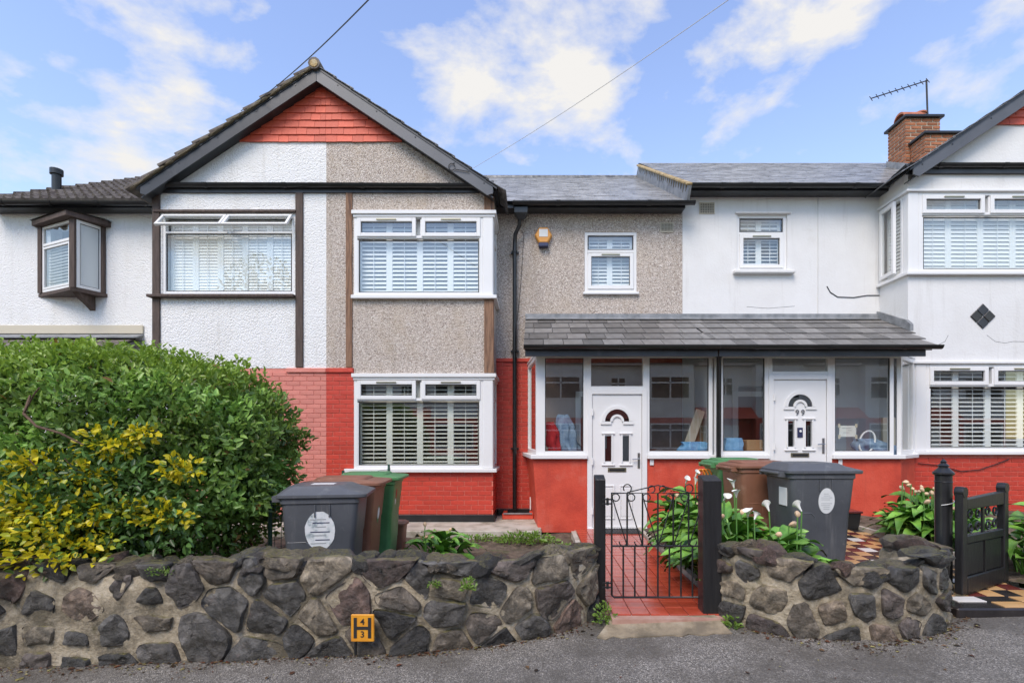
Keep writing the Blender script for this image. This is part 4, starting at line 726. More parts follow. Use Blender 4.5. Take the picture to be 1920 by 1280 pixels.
def sillp(p, segs):
    for pts in segs: part('sill', MT['upvc'], p, lambda b: b.prism(pts, 'z', PZ0-.06, PZ0-.001), bevel=.006)
sillp(pl, [[(-.19, DW), (-.04, DP-.06), (DL[0], DP-.06), (DL[0], DP+.08), (.1, DP+.08), (.0, DW)], [(DL[1], DP-.06), (X(1347, DP), DP-.06), (X(1347, DP), DP+.08), (DL[1], DP+.08)]])
sillp(pr, [[(X(1347, DP)+.003, DP-.06), (DR[0], DP-.06), (DR[0], DP+.08), (X(1347, DP)+.003, DP+.08)], [(DR[1], DP-.06), (5.63, DP-.06), (6.2, DB-.08), (6.1, DB), (5.55, DP+.08), (DR[1], DP+.08)]])
def dwarf(p, segs, m='red_flat'):
    for bot, top, z0 in segs: part('dwarf_wall', MT[m], p, lambda b: b.loft([[(x, y, z0) for x, y in bot], [(x, y, PZ0-.06) for x, y in top]]), bevel=.006)
dwarf(pl, [([(.075, DP+.004), (DL[0], DP+.004), (DL[0], DP+.2), (.2, DP+.2), (.1, DW), (-.02, DW)], [(-.005, DP+.004), (DL[0], DP+.004), (DL[0], DP+.2), (.2, DP+.2), (.1, DW), (-.12, DW)], -.05),
           ([(DL[1], DP+.004), (X(1347, DP), DP+.004), (X(1347, DP), DP+.2), (DL[1], DP+.2)],)*2+(-.05,)])
dwarf(pr, [([(X(1347, DP)+.003, DP+.004), (DR[0], DP+.004), (DR[0], DP+.2), (X(1347, DP)+.003, DP+.2)],)*2+(-.05,), ([(DR[1], DP+.004), (5.606, DP+.004), (6.19, DB-.005), (6.08, DB+.1), (5.55, DP+.2), (DR[1], DP+.2)],)*2+(-.05,)])
for p, x0, x1, z in ((pl, .04, X(1347, DP), .0), (pr, X(1347, DP), 6.0, .2)): bx('porch_floor', MT['dark'], p, x0, x1, DP+.21, DW-.01, z-.1, z+.01)
bx('party_screen', MT['white_paint'], pr, X(1347, DP)-.02, X(1347, DP)+.02, DP+.08, DW-.02, -.05, PZ1)
for p, x0, x1 in ((pl, DL[0]+.12, DL[1]-.12), (pr, DR[0]+.1, DR[1]-.1)):
    part('inner_door', MT['upvc'], p, lambda b: (bar_frame(b, x0-.2, x0+.7, .05, 2.2, .09, DW-.05, DW-.012)), bevel=.004)
for p, px in ((pl, 1222), (pr, 1575)): bx('bell_push', MT['upvc'], p, X(px, DP)-.03, X(px, DP)+.03, DP-.018, DP+.003, Z(872, DP), Z(857, DP) - .004, bevel=.006)
bx('back_wall', MT['porch_plaster'], pl, .12, XM-.01, DW-.02, DW-.004, .0, 2.7)
# numerals and knocker on the right door
for i, c in enumerate('99'):
    o = link('numeral', text_mesh('9', .12, .004), dr); o.data.materials.append(MT['steel']); o.location = (mr_-.042+.085*i, DP-.002, zr_+1.515); o.rotation_euler = (R(90), 0, 0); o.parent = dr
kn = part('knocker', MT['alarm_blue'], dr, lambda b: b.box(mr_-.042, mr_+.042, DP-.008, DP+.004, zr_+1.14, zr_+1.29), bevel=.004)
part('knocker_ring', MT['sticker_plain'], kn, lambda b: b.lathe([(.016, -.012), (.02, -.008), (.012, 0)], (mr_, DP-.01, zr_+1.235), 10, 'y'))
# porch roof: individual slates in courses, split at the party line
RE, RZ, RW, RZW = 7.47, 2.735, DW, 3.47
rl_, dyr, dzr = math.hypot(RW-RE, RZW-RZ), 0, 0; dyr, dzr = (RW-RE)/rl_, (RZW-RZ)/rl_
XS = X(1345, 7.5)
def xend(y): return 5.85+.20*min(1, max(0, (y-RE)/(DB-RE)))
for p, x0, x1 in ((pl, -.14, XS), (pr, XS, 5.85)):
    rf = part('roof', MT['barge_dark'], p, lambda b: b.loft([[(x0+.01, y, z+k) for y, z, k in ((RE+.02, RZ, -.06), (DB, RZ+(DB-RE)*(RZW-RZ)/(RW-RE), -.06), (RW-.005, RZW, -.06), (RW-.005, RZW, -.02), (DB, RZ+(DB-RE)*(RZW-RZ)/(RW-RE), -.02), (RE+.02, RZ, -.02))], [((x1-.003 if p is pl else xend(y)-.02), y, z+k) for y, z, k in ((RE+.02, RZ, -.06), (DB, RZ+(DB-RE)*(RZW-RZ)/(RW-RE), -.06), (RW-.005, RZW, -.06), (RW-.005, RZW, -.02), (DB, RZ+(DB-RE)*(RZW-RZ)/(RW-RE), -.02), (RE+.02, RZ, -.02))]]))
    cz = rl_/5; wd = .295; cache = {}
    for j in range(5):
        u = x0-(wd/2 if j % 2 else 0)-.07*(j % 3)
        xj = x1 if p is pl else xend(RE+dyr*cz*(j+.5))
        while u < xj-.01:
            a, e = max(u, x0), min(u+wd-.009, xj); u += wd
            if e-a < .03: continue
            k = round(e-a, 3)
            if k not in cache:
                cache[k] = MB().add([(-k/2, 0, .020), (k/2, 0, .020), (k/2, cz+.06, .004), (-k/2, cz+.06, .004), (-k/2, 0, .006), (k/2, 0, .006), (k/2, cz+.06, -.004), (-k/2, cz+.06, -.004)], [(0, 1, 2, 3), (7, 6, 5, 4), (0, 4, 5, 1), (1, 5, 6, 2), (2, 6, 7, 3), (3, 7, 4, 0)]).mesh('slate', MT['porch_slate'])
            link('slate', cache[k], rf, loc=((a+e)/2, RE+dyr*cz*j, RZ+dzr*cz*j+.002*random.random()), rot=(math.atan2(dzr, dyr)+random.uniform(-.006, .006), 0, random.uniform(-.006, .006)))
    gutter_run(p, (x0+(.0 if p is pl else .002), RE-.055, RZ-.0), (x1+(.06 if p is pr else -.002), RE-.055, RZ-.0), n=3)
    bx('fascia', MT['barge_dark'], p, x0+.02, x1-(.003 if p is pl else .12), RE+.005, RE+.03, RZ-.15, RZ-.01)
    bx('soffit', MT['barge_dark'], p, x0+.02, x1-(.003 if p is pl else .15), RE+.03, DP-.013, RZ-.07, RZ-.05)
    part('flashing', MT['lead'], p, lambda b: (b.box(x0, x1 if p is pl else XC-.02, DW-.03, DW-.006, RZW-.02, RZW+.09), b.quad((x0, DW-.03, RZW+.02), (x1 if p is pl else XC, DW-.03, RZW+.02), (x1 if p is pl else XC, DW-.13, RZW-.025), (x0, DW-.13, RZW-.025))))
part('flashing', MT['lead'], pr, lambda b: b.prism([(DB-.12, RZ+(DB-.12-RE)*dzr/dyr+.02), (DW, RZW+.02), (DW, RZW+.14), (DB-.02, RZ+(DB-RE)*dzr/dyr+.16), (DB-.12, RZ+(DB-.12-RE)*dzr/dyr+.13)], 'x', XC-.05, XC+.0))
dpp = part('downpipe', MT['black'], pl, lambda b: b.tube([(X(1347, 7.7), 7.5, 2.68), (X(1347, 7.7), 7.68, 2.58), (X(1347, 7.7), 7.70, .0)], .036, 12), smooth=50)

# lean-to porch roof of the left house, mostly behind the hedge
lp_ = thing('lean_to_porch', 'low tiled lean-to roof on white house just above the hedge', 'porch', (-8.1, 8.4, 0), 'glazed front porches')
part('flashing', MT['grille'], lp_, lambda b: b.box(XL, X(270, DW), DW-.03, DW-.004, Z(626, DW), Z(610, DW)), bevel=.006)
part('lead_strip', MT['lead'], lp_, lambda b: b.prism([(DW-.004, Z(626, DW)-.002), (DW-.16, Z(626, DW)-.075), (DW-.16, Z(626, DW)-.095), (DW-.004, Z(626, DW)-.03)], 'x', XL, X(270, DW)))
lrf = part('roof', MT['barge_dark'], lp_, lambda b: b.prism([(DW-.01, 3.10), (7.6, 2.45), (7.6, 2.40), (DW-.01, 3.05)], 'x', XL, X(268, DW)))
ltm = MB().prism([(0, 0), (.30, .14), (.30, .165), (0, .035)], 'x', -.148, .148).mesh('roof_tile', MT['concrete_tile'], bevel=.004)
for j in range(5):
    for i in range(8): link('roof_tile', ltm, lrf, loc=(XL+.16+.3*i+(.0 if j % 2 else .02), 7.6+.27*j, 2.46+.127*j))
part('front_wall', MT['white_rough'], lp_, lambda b: b.box(XL, X(262, DW), 7.8, 7.9, -.2, 2.42))
# things inside the porches
def cloth_blob(name, m, label, cat, c, s, seed, fold=5, box=0):
    """draped cloth: a closed tube of vertical folds, narrow at the shoulder and uneven at the hem; box > 0 squares it into a bag"""
    n, r = 40, 16; rings = []
    for j in range(r+1):
        t = j/r; z = s[2]*(1-2*t); ww = (.55+.42*math.sin(min(1, t*2.2)*math.pi/2)+.18*noise.noise(Vector((t*4, seed, 3)))) if not box else (.82+.18*math.sin(t*math.pi))
        lean = (.35*noise.noise(Vector((t*2.2, seed, 0)))+(.9*(t-.5) if not box else 0))
        ring = []
        for i in range(n):
            a = 2*math.pi*i/n; f = 1+.22*math.sin(a*fold+seed+t*2.5)*min(1, t*2)+.38*noise.noise(Vector((math.cos(a)*2+seed, math.sin(a)*2, t*3.5)))
            ca, sa = math.cos(a), math.sin(a)
            if box: k = max(abs(ca), abs(sa)); ca, sa = ca/k*.86, sa/k*.86; f = 1+.10*noise.noise(Vector((ca*3+seed, sa*3, t*5)))
            ring.append((ca*s[0]*ww*f+lean*s[0], sa*s[1]*ww*f, z+s[2]*.22*noise.noise(Vector((ca*1.5+seed, sa, t*2)))*(.3+t)))
        rings.append(ring)
    o = link(name, MB().loft(rings).mesh(name, MT[m], smooth=75), None, loc=c); return tag(o, label, cat)
cloth_blob('jacket', 'redcloth', 'red jacket hanging low behind porch glass', 'jacket', (X(1036, 7.98), 7.98, Z(820, 7.98)), (.10, .06, .24), 1)
cloth_blob('jacket', 'denim', 'pale blue denim jacket hanging behind porch glass beside red one', 'jacket', (X(1062, 8.05), 8.05, Z(812, 8.05)), (.14, .07, .29), 4, 7)
cloth_blob('jacket', 'darkcloth', 'charcoal jacket under the denim one in porch', 'jacket', (X(1064, 8.15), 8.2, Z(838, 8.15)), (.24, .08, .17), 9)
def lean(name, m, label, cat, p, q, w_, t):
    d = (Vector(q)-Vector(p)); s = d.normalized().cross(Vector((0, 1, 0))).normalized()*w_/2; n = Vector((0, t, 0)); p, q = Vector(p), Vector(q)
    return tag(MB().add([p-s, p+s, q+s, q-s, p-s+n, p+s+n, q+s+n, q-s+n], [(0, 1, 2, 3), (7, 6, 5, 4), (0, 4, 5, 1), (1, 5, 6, 2), (2, 6, 7, 3), (3, 7, 4, 0)]).build(name, MT[m], None, bevel=.003), label, cat)
lean('plank', 'plank', 'pale plank leaning inside porch window', 'plank', (X(1268, 8.2), 8.15, .75), (X(1318, 8.2), 8.3, 1.84), .15, .03)
lean('cardboard_tube', 'cardboard', 'brown board leaning behind the pale plank in porch', 'board', (X(1295, 8.4), 8.38, .7), (X(1330, 8.4), 8.5, 1.86), .17, .05)
cloth_blob('blue_bag', 'bluebag', 'blue bag low beside planks in the plain porch', 'bag', (X(1300, 8.0), 8.03, 1.2), (.26, .09, .13), 12, 5, 1)
cloth_blob('blue_bag', 'bluebag', 'printed blue bag on ledge of porch 99', 'bag', (X(1374, 8.0), 8.02, 1.22), (.17, .09, .17), 15, 5, 1)
tag(bx('storage_box', MT['cardboard'], None, X(1398, 8), X(1416, 8)+.1, 7.95, 8.2, 1.05, 1.36, bevel=.01), 'small brown box beside printed blue bag in porch 99', 'box')
cloth_blob('folded_sheet', 'denim', 'pale crumpled sheet on ledge of porch 99', 'sheet', (X(1640, 7.98), 8.02, 1.24), (.30, .1, .14), 21)
hp = thing('hoop', 'white plastic hoop standing in window of porch 99', 'hoop', (X(1628, 7.95), 7.95, 1.35)); o = part('ring', MT['upvc'], hp, lambda b: b.tube([(X(1628, 7.95)+.12*math.cos(t*R(15)), 7.98+.05*math.sin(t*R(15)), 1.33+.17*math.sin(t*R(15)+.5)) for t in range(25)], .016, 8), smooth=60)
tag(bx('cabinet_panel', MT['grille'], None, X(1652, 8.3), X(1675, 8.3), 8.25, 8.3, 1.0, 1.72), 'cream board standing at the end of porch 99', 'board')
ps = thing('paper_notice', 'taped white paper notice inside the glass of porch 99', 'notice', (X(1592, DP), DP+.04, Z(808, DP)))
px_, pz_ = X(1592, DP), Z(808, DP); bx('sheet', MT['paper'], ps, px_-.13, px_+.13, DP+.034, DP+.036, pz_-.085, pz_+.085)
for i, (a, e) in enumerate(((-.09, .05), (.0, .06), (-.07, .02))): bx('handwriting', MT['ink_grey'], ps, px_+a, px_+e, DP+.0325, DP+.0338, pz_+.045-.035*i, pz_+.051-.035*i)
for sx, sz in ((-1, 1), (1, 1), (-1, -1), (1, -1)): bx('tape', MT['grille'], ps, px_+sx*.13-.018, px_+sx*.13+.018, DP+.0318, DP+.0325, pz_+sz*.085-.03, pz_+sz*.085+.03)
tag(part('door_mat', MT['mat_rubber'], None, lambda b: (b.box(.95, 1.66, 7.32, 7.72, .02, .034), [b.box(.97+.04*i, .985+.04*i, 7.34, 7.70, .034, .040) for i in range(17)])), 'black rubber door mat on red tiles before plain white door', 'door mat')

# ---- chimney and aerial
ch = thing('chimney_stack', 'orange brick chimney with lead flashing and clay pots on white house', 'chimney', (8.3, 11.2, 7))
cx0, cx1, cy0, cy1, ct = 8.0, 8.74, 11.0, 11.55, Z(217, 11.0)
co_ = bx('mortar_core', MT['brick_mortar'], ch, cx0+.008, cx1-.008, cy0+.008, cy1-.008, 6.6, ct)
bricks(co_, MT['brick_raw'], cx0, cx1, 7.0, ct-.06, cy0+.006, jt=.02); bricks(co_, MT['brick_raw'], cy0, cy1, 6.75, ct-.06, cx0+.006, facing='-x', jt=.02)
lc = bx('mortar_core', MT['brick_mortar'], ch, cx0+.1, cx1+.2, cy0-.42, cy0-.008, 6.4, Z(250, 10.6)); bricks(lc, MT['brick_raw'], cx0+.095, cx1+.2, 6.75, Z(250, 10.6)-.04, cy0-.424, jt=.02); bricks(lc, MT['brick_raw'], cy0-.42, cy0-.01, 6.75, Z(250, 10.6)-.04, cx0+.094, facing='-x', jt=.02)
part('coping', MT['black'], ch, lambda b: b.box(cx0-.06, cx1+.06, cy0-.06, cy1+.06, ct-.055, ct+.005), bevel=.01); part('coping', MT['black'], ch, lambda b: b.box(cx0+.04, cx1+.26, cy0-.48, cy0-.009, Z(250, 10.6)-.04, Z(250, 10.6)+.015), bevel=.01)
part('chimney_pot', MT['terracotta'], ch, lambda b: b.lathe([(.11, 0), (.10, .17), (.12, .18), (.12, .21), (.08, .21)], (8.5, 11.25, ct), 16), smooth=40)
part('chimney_cowl', MT['terracotta'], ch, lambda b: (b.loft([[(cx0+.0+.42*t, 11.05+.32*(1-math.cos(R(a)))/2, ct+.04+.14*math.sin(R(a))) for a in range(0, 181, 20)]+[(cx0+.42*t, 11.05+.32*(1-math.cos(R(a)))/2, ct+.015+.12*math.sin(R(a))) for a in range(180, -1, -20)] for t in (0, 1)])), smooth=40)
part('lead_flashing', MT['lead'], ch, lambda b: (b.prism([(10.5, 6.75), (11.58, 7.42), (11.58, 7.62), (10.5, 6.98)], 'x', cx0-.02, cx0-.004), b.box(cx0-.01, cx1+.3, cy0-.445, cy0-.428, 6.5, 6.9)))
ae = thing('tv_aerial', 'thin black rooftop aerial on mast above chimney', 'aerial', (X(1737, 11.2), 11.2, ct))
mx0 = X(1737, 11.2); part('mast', MT['cable'], ae, lambda b: b.tube([(mx0+.03, 11.2, ct), (mx0, 11.2, Z(150, 11.2))], .018, 8))
p0 = Vector((mx0+.03, 11.2, Z(151, 11.2))); p1 = Vector((X(1633, 10.9), 10.9, Z(185, 10.9)))
part('boom', MT['cable'], ae, lambda b: b.tube([p0, p1], .012, 6))
for i in range(10):
    c = p0.lerp(p1, i/9.0); part('element', MT['cable'], ae, lambda b: b.tube([c+Vector((-.01, -.06, -.085)), c+Vector((.01, .06, .085))], .008, 5))
# ---- cables
def cable(name, m, label, pts, r=.006): return tag(MB().tube(pts, r, 6).build(name, MT[m], None), label, 'cable')
def sag(p, q, s, n=14): return [Vector(p).lerp(Vector(q), i/n)-Vector((0, 0, s*4*(i/n)*(1-i/n))) for i in range(n+1)]
cable('overhead_cable', 'cable', 'dark overhead cable running down to left gable roof', sag((X(720, 4.5), 4.5, Z(-30, 4.5)), (X(452, 9.2), 9.2, Z(208, 9.2)), .1), .0065)
cable('overhead_cable', 'cable_white', 'thin pale overhead cable running down to right bargeboard of gable', sag((X(1420, 4.0), 4.0, Z(-38, 4.0)), (X(886, 8.1), 8.1, Z(316, 8.1)), .05), .0032)
cable('wall_cable', 'cable', 'short black cable looping across white upper wall', [(X(a, DW), DW-.01, Z(c, DW)) for a, c in ((1550, 537), (1556, 548), (1570, 557), (1600, 558), (1625, 554), (1648, 554))], .008)
cable('wall_cable', 'cable_white', 'thin white cable dropping down white upper wall', [(X(1533, DW), DW-.012, Z(c, DW)) for c in (370, 420, 480, 540, 588)], .005)
cable('wall_cable', 'cable', 'black cable drooping under ground floor window of white house', [(X(a, DB), DB-.02, Z(c, DB)) for a, c in ((1720, 868), (1760, 872), (1800, 883), (1835, 880), (1870, 868), (1890, 860))], .007)
cable('alarm_wire', 'cable', 'thin black wire beside downpipe on pebbledash', [(X(a, DW), DW-.01, Z(c, DW)) for a, c in ((978, 432), (982, 440), (980, 480), (976, 540), (970, 600))], .004)
lp = thing('cable_loop', 'small coiled cable loop on grey bargeboard', 'cable', (X(845, 8.1), 8.1, Z(312, 8.1))); part('loop', MT['cable'], lp, lambda b: b.tube([(X(847, 8.1)+.05*math.cos(R(t*20)), 8.1, Z(313, 8.1)+.055*math.sin(R(t*20))) for t in range(17)]+[(X(880, 8.1), 8.1, Z(322, 8.1))], .006, 6))

# ------------------------------------------------------------------ rubble walls
def catmull(ps, n=24):
    out = []
    for i in range(len(ps)-1):
        p0, p1, p2, p3 = [Vector(ps[max(0, min(len(ps)-1, i+k))]) for k in (-1, 0, 1, 2)]
        for t in range(n):
            t /= n; out.append(.5*((2*p1)+(p2-p0)*t+(2*p0-5*p1+4*p2-p3)*t*t+(3*p1-p0-3*p2+p3)*t**3))
    return out+[Vector(ps[-1])]
class Path:
    def __init__(s, ps):
        s.p = catmull(ps); s.s = [0]
        for a, b in zip(s.p, s.p[1:]): s.s.append(s.s[-1]+(b-a).length)
        s.L = s.s[-1]
    def at(s, t):
        t = max(0, min(s.L-1e-6, t)); i = int(np.searchsorted(s.s, t, side='right'))-1; a, b = s.p[i], s.p[i+1]; d = (b-a).normalized()
        return a+d*(t-s.s[i]), Vector((d.y, -d.x))
def clip(poly, p, n):                                   # keep the side where (x-p).n <= 0
    out = []
    for a, b in zip(poly, poly[1:]+poly[:1]):
        da, db = (a-p).dot(n), (b-p).dot(n)
        if da <= 0: out.append(a)
        if da*db < 0: out.append(a+(b-a)*(da/(da-db)))
    return out
def rubble_wall(label, pts, ztop, thick, seed, loc, gap, size):
    rnd = random.Random(seed); P = Path(pts); root = thing('rubble_stone_wall', label, 'wall', loc, 'stone front garden walls')
    base = lambda s: zp(P.at(s)[0].x, P.at(s)[0].y)
    n = int(P.L/.05); vs = []; fs = []
    prof = 9
    for i in range(n+1):
        s = P.L*i/n; p, nn = P.at(s); zb, zt = base(s)-.15, ztop(s)-.07
        row = [(0, zb), (0, zb+(zt-zb)*.33), (.0, zb+(zt-zb)*.66), (.0, zt-.05), (-.05, zt), (-thick*.5, zt+.02), (-thick+.05, zt), (-thick, zt-.05), (-thick, zb)]
        for k, (d, z) in enumerate(row):
            q = p+nn*(d+.02*noise.noise(Vector((s*4, z*4, seed)))); vs.append((q.x, q.y, z+.02*noise.noise(Vector((s*3, d*5, seed+9)))))
    for i in range(n):
        for k in range(prof-1): fs.append((i*prof+k, i*prof+k+1, (i+1)*prof+k+1, (i+1)*prof+k))
    fs += [tuple(range(prof-1, -1, -1)), tuple(range(n*prof, (n+1)*prof))]
    core = MB().add(vs, fs).build('mortar', MT['mortar'], root, smooth=50)
    seeds = []; tries = 0
    while tries < 9000:
        tries += 1; s = rnd.uniform(-.05, P.L+.05); zf = rnd.uniform(0, 1); z = base(s)+zf*(ztop(s)-base(s)-.02); r = size*rnd.choice((.6, .75, .9, 1.05, 1.2, 1.5))
        if all(math.hypot(s-a.x, (z-a.y)*1.25) > (r+ra)/2 for a, ra in seeds): seeds.append((Vector((s, z)), r))
    for c, r in seeds:
        poly = [Vector((c.x+a*max(size, r)*.95, c.y+e*max(size, r)*.8)) for a, e in ((-1, -1), (1, -1), (1, 1), (-1, 1))]
        for q, _ in seeds:
            if q is c or (q-c).length > .8: continue
            d = (q-c); poly = clip(poly, c+d/2-d.normalized()*gap(c.x)*rnd.uniform(.2, .8), d.normalized())
            if len(poly) < 3: break
        poly = [Vector((max(-.02, min(P.L+.02, v.x)), max(base(c.x)-.03, min(ztop(c.x)-.01, v.y)))) for v in poly]
        if len(poly) < 3: continue
        for kk in (.13, .22, .25):
            poly = [x for a, b in zip(poly, poly[1:]+poly[:1]) for x in (a.lerp(b, kk), a.lerp(b, 1-kk))]
        m = sum(poly, Vector((0, 0)))/len(poly)
        area = abs(sum(a.x*b.y-b.x*a.y for a, b in zip(poly, poly[1:]+poly[:1])))/2
        if area < .003: continue
        bulge = rnd.uniform(.008, .032); tx, tz = rnd.uniform(-.16, .16), rnd.uniform(-.16, .16); rings = []
        b = MB(); o3, on = P.at(m.x); o3 = Vector((o3.x, o3.y, m.y))
        for k, dep in ((1.0, -.035), (1.0, .004), (.955, bulge*.7), (.84, bulge*.95), (.6, bulge*1.0), (.3, bulge*1.02)):
            ring = []
            for v in poly:
                u = m+(v-m)*k*(1+.11*noise.noise(Vector((v.x*9, v.y*9, seed)))); pp, nn = P.at(u.x)
                d = dep+(u.x-m.x)*tx*(k < 1)+(u.y-m.y)*tz*(k < 1)+(.034*abs(noise.noise(Vector((u.x*9, u.y*9, seed+k*.2))))+.016*noise.noise(Vector((u.x*19, u.y*19, seed+k*.5)))+.008*noise.noise(Vector((u.x*46, u.y*46, seed+k))) if dep > 0 else 0)
                q = pp+nn*d; ring.append(Vector((q.x, q.y, u.y))-o3)
            rings.append(ring)
        b.loft(rings); link('stone', b.mesh('stone', MT['stone'], smooth=38), core, loc=o3)
    # coping: irregular whole rocks bedded along the top
    s = .06
    while s < P.L-.04:
        w_ = rnd.uniform(.07, .17); p, nn = P.at(s+w_*.8); hh = rnd.uniform(.04, .085)
        me = bmesh.new(); bmesh.ops.create_icosphere(me, subdivisions=3, radius=1); ofs = Vector((rnd.random()*9, rnd.random()*9, seed))
        for v in me.verts:
            d = v.co.normalized(); f = 1+.4*noise.noise(d*1.4+ofs)+.3*(.5-abs(noise.noise(d*2.6+ofs)))+.10*noise.noise(d*6+ofs)+.05*noise.noise(d*14+ofs)
            v.co = d*f
        mm = bpy.data.meshes.new('coping_stone'); me.to_mesh(mm); me.free(); mm.materials.append(MT['stone'])
        for q in mm.polygons: q.use_smooth = True
        mm.set_sharp_from_angle(angle=R(32))
        c = p-nn*(thick*.42+rnd.uniform(-.03, .03)); link('coping_stone', mm, core, loc=(c.x, c.y, ztop(s)-.06+rnd.uniform(-.025, .012)), rot=(rnd.uniform(-.5, .5), rnd.uniform(-.5, .5), math.atan2(nn.x, -nn.y)+rnd.uniform(-.2, .2)), scale=(w_, thick*.5, hh))
        s += w_*rnd.uniform(1.2, 1.8)
    return P
PLW = rubble_wall('long dark rubble stone wall running under the hedge', [(-5.4, 3.75), (-3.6, 3.75), (-2, 3.75), (-.9, 3.76), (-.25, 3.84), (.2, 4.0), (.53, 4.26)], lambda s: .53+.025*math.sin(s*2.1)-.06*max(0, (1.6-s)/1.6), .3, 3, (-2, 3.9, -.2), lambda s: .08 if s < 2.6 else .03, .30)
PRW = rubble_wall('short curved rubble stone wall between the two gates', [(1.47, 4.2), (1.6, 3.98), (1.95, 3.78), (2.45, 3.68), (2.85, 3.73), (3.13, 3.88), (3.24, 4.12), (3.26, 4.4)], lambda s: .56+.02*math.sin(s*4)-(.05 if .5 < s < 1.5 else 0), .28, 8, (2.4, 3.9, -.1), lambda s: .05, .26)

# ------------------------------------------------------------------ hydrant sign
hx, hy = X(680, 3.66), 3.655; hz = Z(1177, hy)
hs = thing('hydrant_sign', 'yellow enamel plate with black H, 4 and 3 fixed on stone wall', 'sign', (hx, hy, hz))
bx('plate', MT['yellow'], hs, hx-.083, hx+.083, hy, hy+.012, hz-.098, hz+.098, bevel=.005)
part('letter_h', MT['ink'], hs, lambda b: (b.box(hx-.062, hx-.040, hy-.003, hy-.0005, hz-.07, hz+.075), b.box(hx+.040, hx+.062, hy-.003, hy-.0005, hz-.07, hz+.075), b.box(hx-.040, hx+.040, hy-.003, hy-.0005, hz-.01, hz+.012)))
for c, z in (('4', .045), ('3', -.045)):
    o = link('numeral', text_mesh(c, .062, .001), hs); o.data.materials.append(MT['ink']); o.location = (0, -.002, z); o.rotation_euler = (R(90), 0, 0)
part('bracket', MT['black'], hs, lambda b: (b.box(hx-.06, hx-.05, hy+.004, hy+.03, hz-.2, hz-.09), b.box(hx-.05, hx+.05, hy+.013, hy+.12, hz-.03, hz+.03)))

# ------------------------------------------------------------------ gates
gp = MT['black_wood']
def gpost(label, x, y, z0, z1, w_, d_):
    o = thing('gate_post', label, 'gate post', (x, y, z0), 'timber gate posts')
    part('post', gp, o, lambda b: b.add([(x-w_, y-d_, z0), (x+w_, y-d_, z0), (x+w_, y+d_, z0), (x-w_, y+d_, z0), (x-w_, y-d_, z1), (x+w_, y-d_, z1), (x+w_, y+d_, z1+.035), (x-w_, y+d_, z1+.035)], [(0, 3, 2, 1), (4, 5, 6, 7), (0, 1, 5, 4), (1, 2, 6, 5), (2, 3, 7, 6), (3, 0, 4, 7)]), bevel=.006); return o
gpost('square black timber post at hinges of iron gate', X(1125, 4.33), 4.36, -.1, 1.06, .045, .05)
gpost('thick black timber post at latch side of iron gate beside lilies', X(1337, 4.1), 4.18, -.06, 1.07, .075, .07)
GY = 4.24; g0, g1 = X(1147, GY), X(1320, GY); gz0, gz1 = Z(1119, GY), Z(924, GY); zm = Z(1023, GY)
ig = thing('iron_gate', 'low black wrought iron gate with scrolls before red tiled path', 'gate', ((g0+g1)/2, GY, gz0))
rod = lambda nm, pts, r=.0075: part(nm, MT['black'], ig, lambda b: b.tube(pts, r, 8), smooth=50)
rod('gate_frame', [(g0, GY, gz0+.02), (g0, GY, gz1), (g1, GY, gz1), (g1, GY, gz0+.02), (g1-.02, GY, gz0), (g0+.02, GY, gz0), (g0, GY, gz0+.02)], .009)
rod('cross_rail', [(g0, GY, zm), (g1, GY, zm)], .008)
W = g1-g0
for i in range(1, 8): rod('lower_bar', [(g0+W*i/8, GY, gz0), (g0+W*i/8, GY, zm)])
for i in range(1, 6): rod('upper_bar', [(g0+W*i/6, GY, zm), (g0+W*i/6, GY, gz1)])
def spiral(c, r, a0, turn, n=22, shrink=.55): return [(c[0]+r*(1-shrink*i/n)*math.cos(a0+turn*i/n), GY-.004, c[1]+r*(1-shrink*i/n)*math.sin(a0+turn*i/n)) for i in range(n+1)]
for i in range(6):
    x0 = g0+W*i/6; s = 1 if i < 3 else -1; xa = x0 if s > 0 else x0+W/6
    rod('diagonal_rod', [(xa+s*.01, GY-.008, gz1-.06), (xa+s*W/6*.95, GY-.008, zm+.02)], .005)
    rod('scroll', spiral((xa+s*.033, gz1-.036), .032, R(180 if s > 0 else 0), -s*R(380), shrink=.12), .005)
    rod('scroll', spiral((xa+s*(W/6-.035), zm+.034), .032, R(0 if s > 0 else 180), -s*R(190), shrink=.05), .005)
ap = (g0+W/2, GY, gz1+.065)
rod('crest_rod', [(g0+W/6, GY, gz1+.006), ap, (g1-W/6, GY, gz1+.006)], .005)
for x, r in ((g0+W/6, .036), (g0+W*.43, .03), (g0+W*.55, .03), (g1-W/6-.0, .036)): rod('scroll', spiral((x, gz1+.04+(.0 if r > .03 else -.006)), r, R(-90), R(310), shrink=.15), .005)
for z in (gz1-.07, gz0+.1): part('hinge', MT['black'], ig, lambda b: (b.tube([(g0-.035, GY, z-.03), (g0-.035, GY, z+.03)], .011, 8), b.box(g0-.075, g0, GY-.005, GY+.005, z+.012, z+.024), b.box(g0-.075, g0, GY-.005, GY+.005, z-.024, z-.012)))
